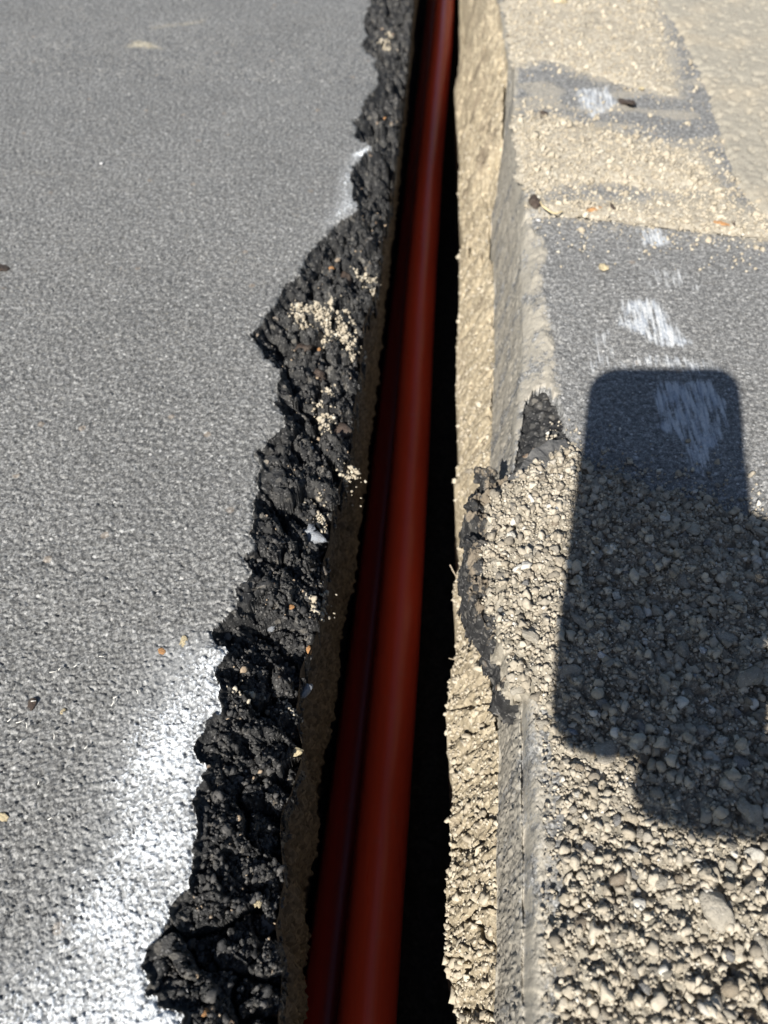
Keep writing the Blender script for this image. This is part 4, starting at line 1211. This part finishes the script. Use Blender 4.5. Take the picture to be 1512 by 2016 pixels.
# ------------------------------------------------------------------ the two red conduits
def conduit(path, r, label, mat):
    n, seg = 260, 40
    P = np.array(path)
    ys = np.concatenate([np.linspace(-0.55, 1.4, 200), np.linspace(1.42, 2.9, 60)])
    px = np.interp(ys, P[:, 1], P[:, 0]); pz = np.interp(ys, P[:, 1], P[:, 2])
    k = np.ones(41) / 41
    px = np.convolve(np.pad(px, 20, 'edge'), k, 'valid'); pz = np.convolve(np.pad(pz, 20, 'edge'), k, 'valid')
    V, F = [], []
    a_ = np.linspace(0, 2 * math.pi, seg, endpoint=False)
    for ring, rr_ in ((0, r), (1, r * 0.86)):
        V.append(np.stack([(px[:, None] + rr_ * np.cos(a_)), np.repeat(ys[:, None], seg, 1), pz[:, None] + rr_ * np.sin(a_)], 2).reshape(-1, 3))
    N = len(ys)
    for i in range(N - 1):
        for j in range(seg):
            a = i * seg + j; b = i * seg + (j + 1) % seg
            F.append((a, a + seg, b + seg, b)); o_ = N * seg
            F.append((o_ + a, o_ + b, o_ + b + seg, o_ + a + seg))
    o = mesh_np('conduit', np.concatenate(V), np.array(F), mat)
    return tag(o, label, 'conduit', 'red conduits in the trench')


def pp(px, py, z): return tuple(at(px, py, z))


main = [pp(718, 2016, -.250), pp(757, 1600, -.250), pp(797, 1100, -.248), pp(831, 500, -.222), pp(860, 180, -.200), pp(877, 0, -.185)]
side = [pp(636, 2016, -.290), pp(693, 1600, -.290), pp(747, 1100, -.288), pp(808, 500, -.262), pp(841, 180, -.240), pp(860, 0, -.226)]
for L in (main, side):
    L.insert(0, (L[0][0] - 0.004, -0.6, L[0][2])); L.append((L[-1][0] + 0.002, 3.0, L[-1][2]))
conduit(main, 0.0180, 'wider looking red plastic conduit in front, running the length of the trench', M_PIPE)
conduit(side, 0.0180, 'red conduit coloured dark for shade, mostly hidden between the front conduit and the brown wall', M_PIPE2)

# ------------------------------------------------------------------ the phone taking the picture and the hand that holds it (they cast the shadow)
def pw(px, py, z):
    return CAM + (px * right + py * up - z * fwd) * 0.001


PL, PR, PT, PB = -53.5, 33.5, 20.0, -139.0


def rounded(bm, x0, x1, y0, y1, z0, z1, rad, n=8):
    loop = []
    for cx, cy, a0 in ((x1 - rad, y1 - rad, 0), (x0 + rad, y1 - rad, 90), (x0 + rad, y0 + rad, 180), (x1 - rad, y0 + rad, 270)):
        for k in range(n + 1):
            a_ = R(a0 + 90 * k / n); loop.append((cx + rad * math.cos(a_), cy + rad * math.sin(a_)))
    e = min(1.6, (z1 - z0) * 0.35)
    mx, my = (x0 + x1) / 2, (y0 + y1) / 2

    def ring(z, s): return [bm.verts.new(tuple(pw(mx + (q[0] - mx) * (1 - 2 * s / (x1 - x0)), my + (q[1] - my) * (1 - 2 * s / (y1 - y0)), z))) for q in loop]
    rings = [ring(z0, e), ring(z0 + e * 0.4, e * 0.3), ring(z0 + e, 0), ring(z1 - e, 0), ring(z1 - e * 0.4, e * 0.3), ring(z1, e)]
    m_ = len(loop)
    for a, b in zip(rings, rings[1:]):
        for k in range(m_): bm.faces.new((a[k], a[(k + 1) % m_], b[(k + 1) % m_], b[k]))
    bm.faces.new(rings[0][::-1]); bm.faces.new(rings[-1])
    bmesh.ops.recalc_face_normals(bm, faces=bm.faces[:])


ph = bpy.data.objects.new('phone', None); COL.objects.link(ph)
tag(ph, 'dark phone in a case held up over the trench, taking the picture', 'phone')
bm = bmesh.new(); rounded(bm, PL, PR, PB, PT, 3.0, 12.0, 15); from_bm('case', bm, M_CASE, ph)
bm = bmesh.new(); rounded(bm, PL + 3, PR - 3, PB + 3, PT - 3, 11.6, 12.4, 12); from_bm('screen', bm, M_PHONE, ph)
bm = bmesh.new(); rounded(bm, -17, 23, -16, 15, 1.6, 3.6, 9); from_bm('camera_bump', bm, M_PHONE, ph)
for (lx, ly) in ((0, 0), (12, -9)):
    bm = bmesh.new()
    a_ = [2 * math.pi * k / 24 for k in range(24)]
    rg = [[bm.verts.new(tuple(pw(lx + rad * math.cos(q), ly + rad * math.sin(q), z))) for q in a_] for rad, z in ((6.6, 1.9), (6.6, 0.9), (5.4, 0.9), (5.2, 1.7))]
    for A_, B_ in zip(rg, rg[1:]):
        for k in range(24): bm.faces.new((A_[k], A_[(k + 1) % 24], B_[(k + 1) % 24], B_[k]))
    bmesh.ops.recalc_face_normals(bm, faces=bm.faces[:])
    from_bm('lens_ring', bm, M_METAL, ph)
bm = bmesh.new(); rounded(bm, PR - 0.4, PR + 0.9, -60, -35, 5.5, 9.5, 0.6, 3); from_bm('button', bm, M_CASE, ph)


def skin(name, chains, mat, parent=None, root=0, sub=2):
    """chains: lists of (point, radius in mm); each chain's first point is shared when it equals an earlier point"""
    verts, rad, edges, seen = [], [], [], {}
    for ch in chains:
        prev = None
        for p, r in ch:
            if p in seen: i = seen[p]
            else:
                i = len(verts); seen[p] = i; verts.append(tuple(pw(*p))); rad.append(r * 0.001)
            if prev is not None: edges.append((prev, i))
            prev = i
    me = bpy.data.meshes.new(name); me.from_pydata(verts, edges, [])
    o = bpy.data.objects.new(name, me); COL.objects.link(o)
    md = o.modifiers.new('s', 'SKIN'); md.use_smooth_shade = True
    for k, sv in enumerate(me.skin_vertices[0].data):
        sv.radius = (rad[k], rad[k]); sv.use_root = (k == root)
    sb = o.modifiers.new('d', 'SUBSURF'); sb.levels = sb.render_levels = sub
    dg = bpy.context.evaluated_depsgraph_get()
    ev = bpy.data.meshes.new_from_object(o.evaluated_get(dg))
    bpy.data.objects.remove(o)
    for p in ev.polygons: p.use_smooth = True
    ev.materials.clear(); ev.materials.append(mat)
    o = bpy.data.objects.new(name, ev); COL.objects.link(o)
    if parent: o.parent = parent
    return o


PALM = (66, -118, 10)
hand = skin('person', [
    [((300, -196, 170), 40), ((215, -172, 110), 36), ((150, -150, 62), 29), ((108, -136, 32), 27), (PALM, 26)],
    [(PALM, 26), ((56, -84, 2), 14), ((47, -70, -4), 10.5), ((28, -64, -11), 9.5), ((4, -66, -8), 8)],
    [(PALM, 26), ((58, -100, -2), 13), ((48, -90, -8), 10.5), ((24, -86, -12), 9.5), ((-4, -88, -8), 8)],
    [(PALM, 26), ((58, -118, -4), 13), ((47, -111, -9), 10), ((24, -107, -12), 9), ((0, -108, -8), 7.5)],
    [(PALM, 26), ((52, -138, 8), 18), ((32, -147, 8), 14), ((10, -147, 8), 12), ((-20, -144.5, 8), 9.5)],
    [(PALM, 26), ((66, -96, 24), 14), ((50, -78, 24), 11), ((30, -66, 21), 9.5), ((12, -60, 19), 8)],
], M_SKIN, None, 4)
tag(hand, 'bare right hand and forearm in a grey sleeve gripping the phone', 'person')
sl = skin('sleeve', [[((128, -142, 46), 33), ((150, -150, 62), 36), ((215, -172, 110), 43), ((302, -197, 172), 48)]], M_SLEEVE, hand, 1)
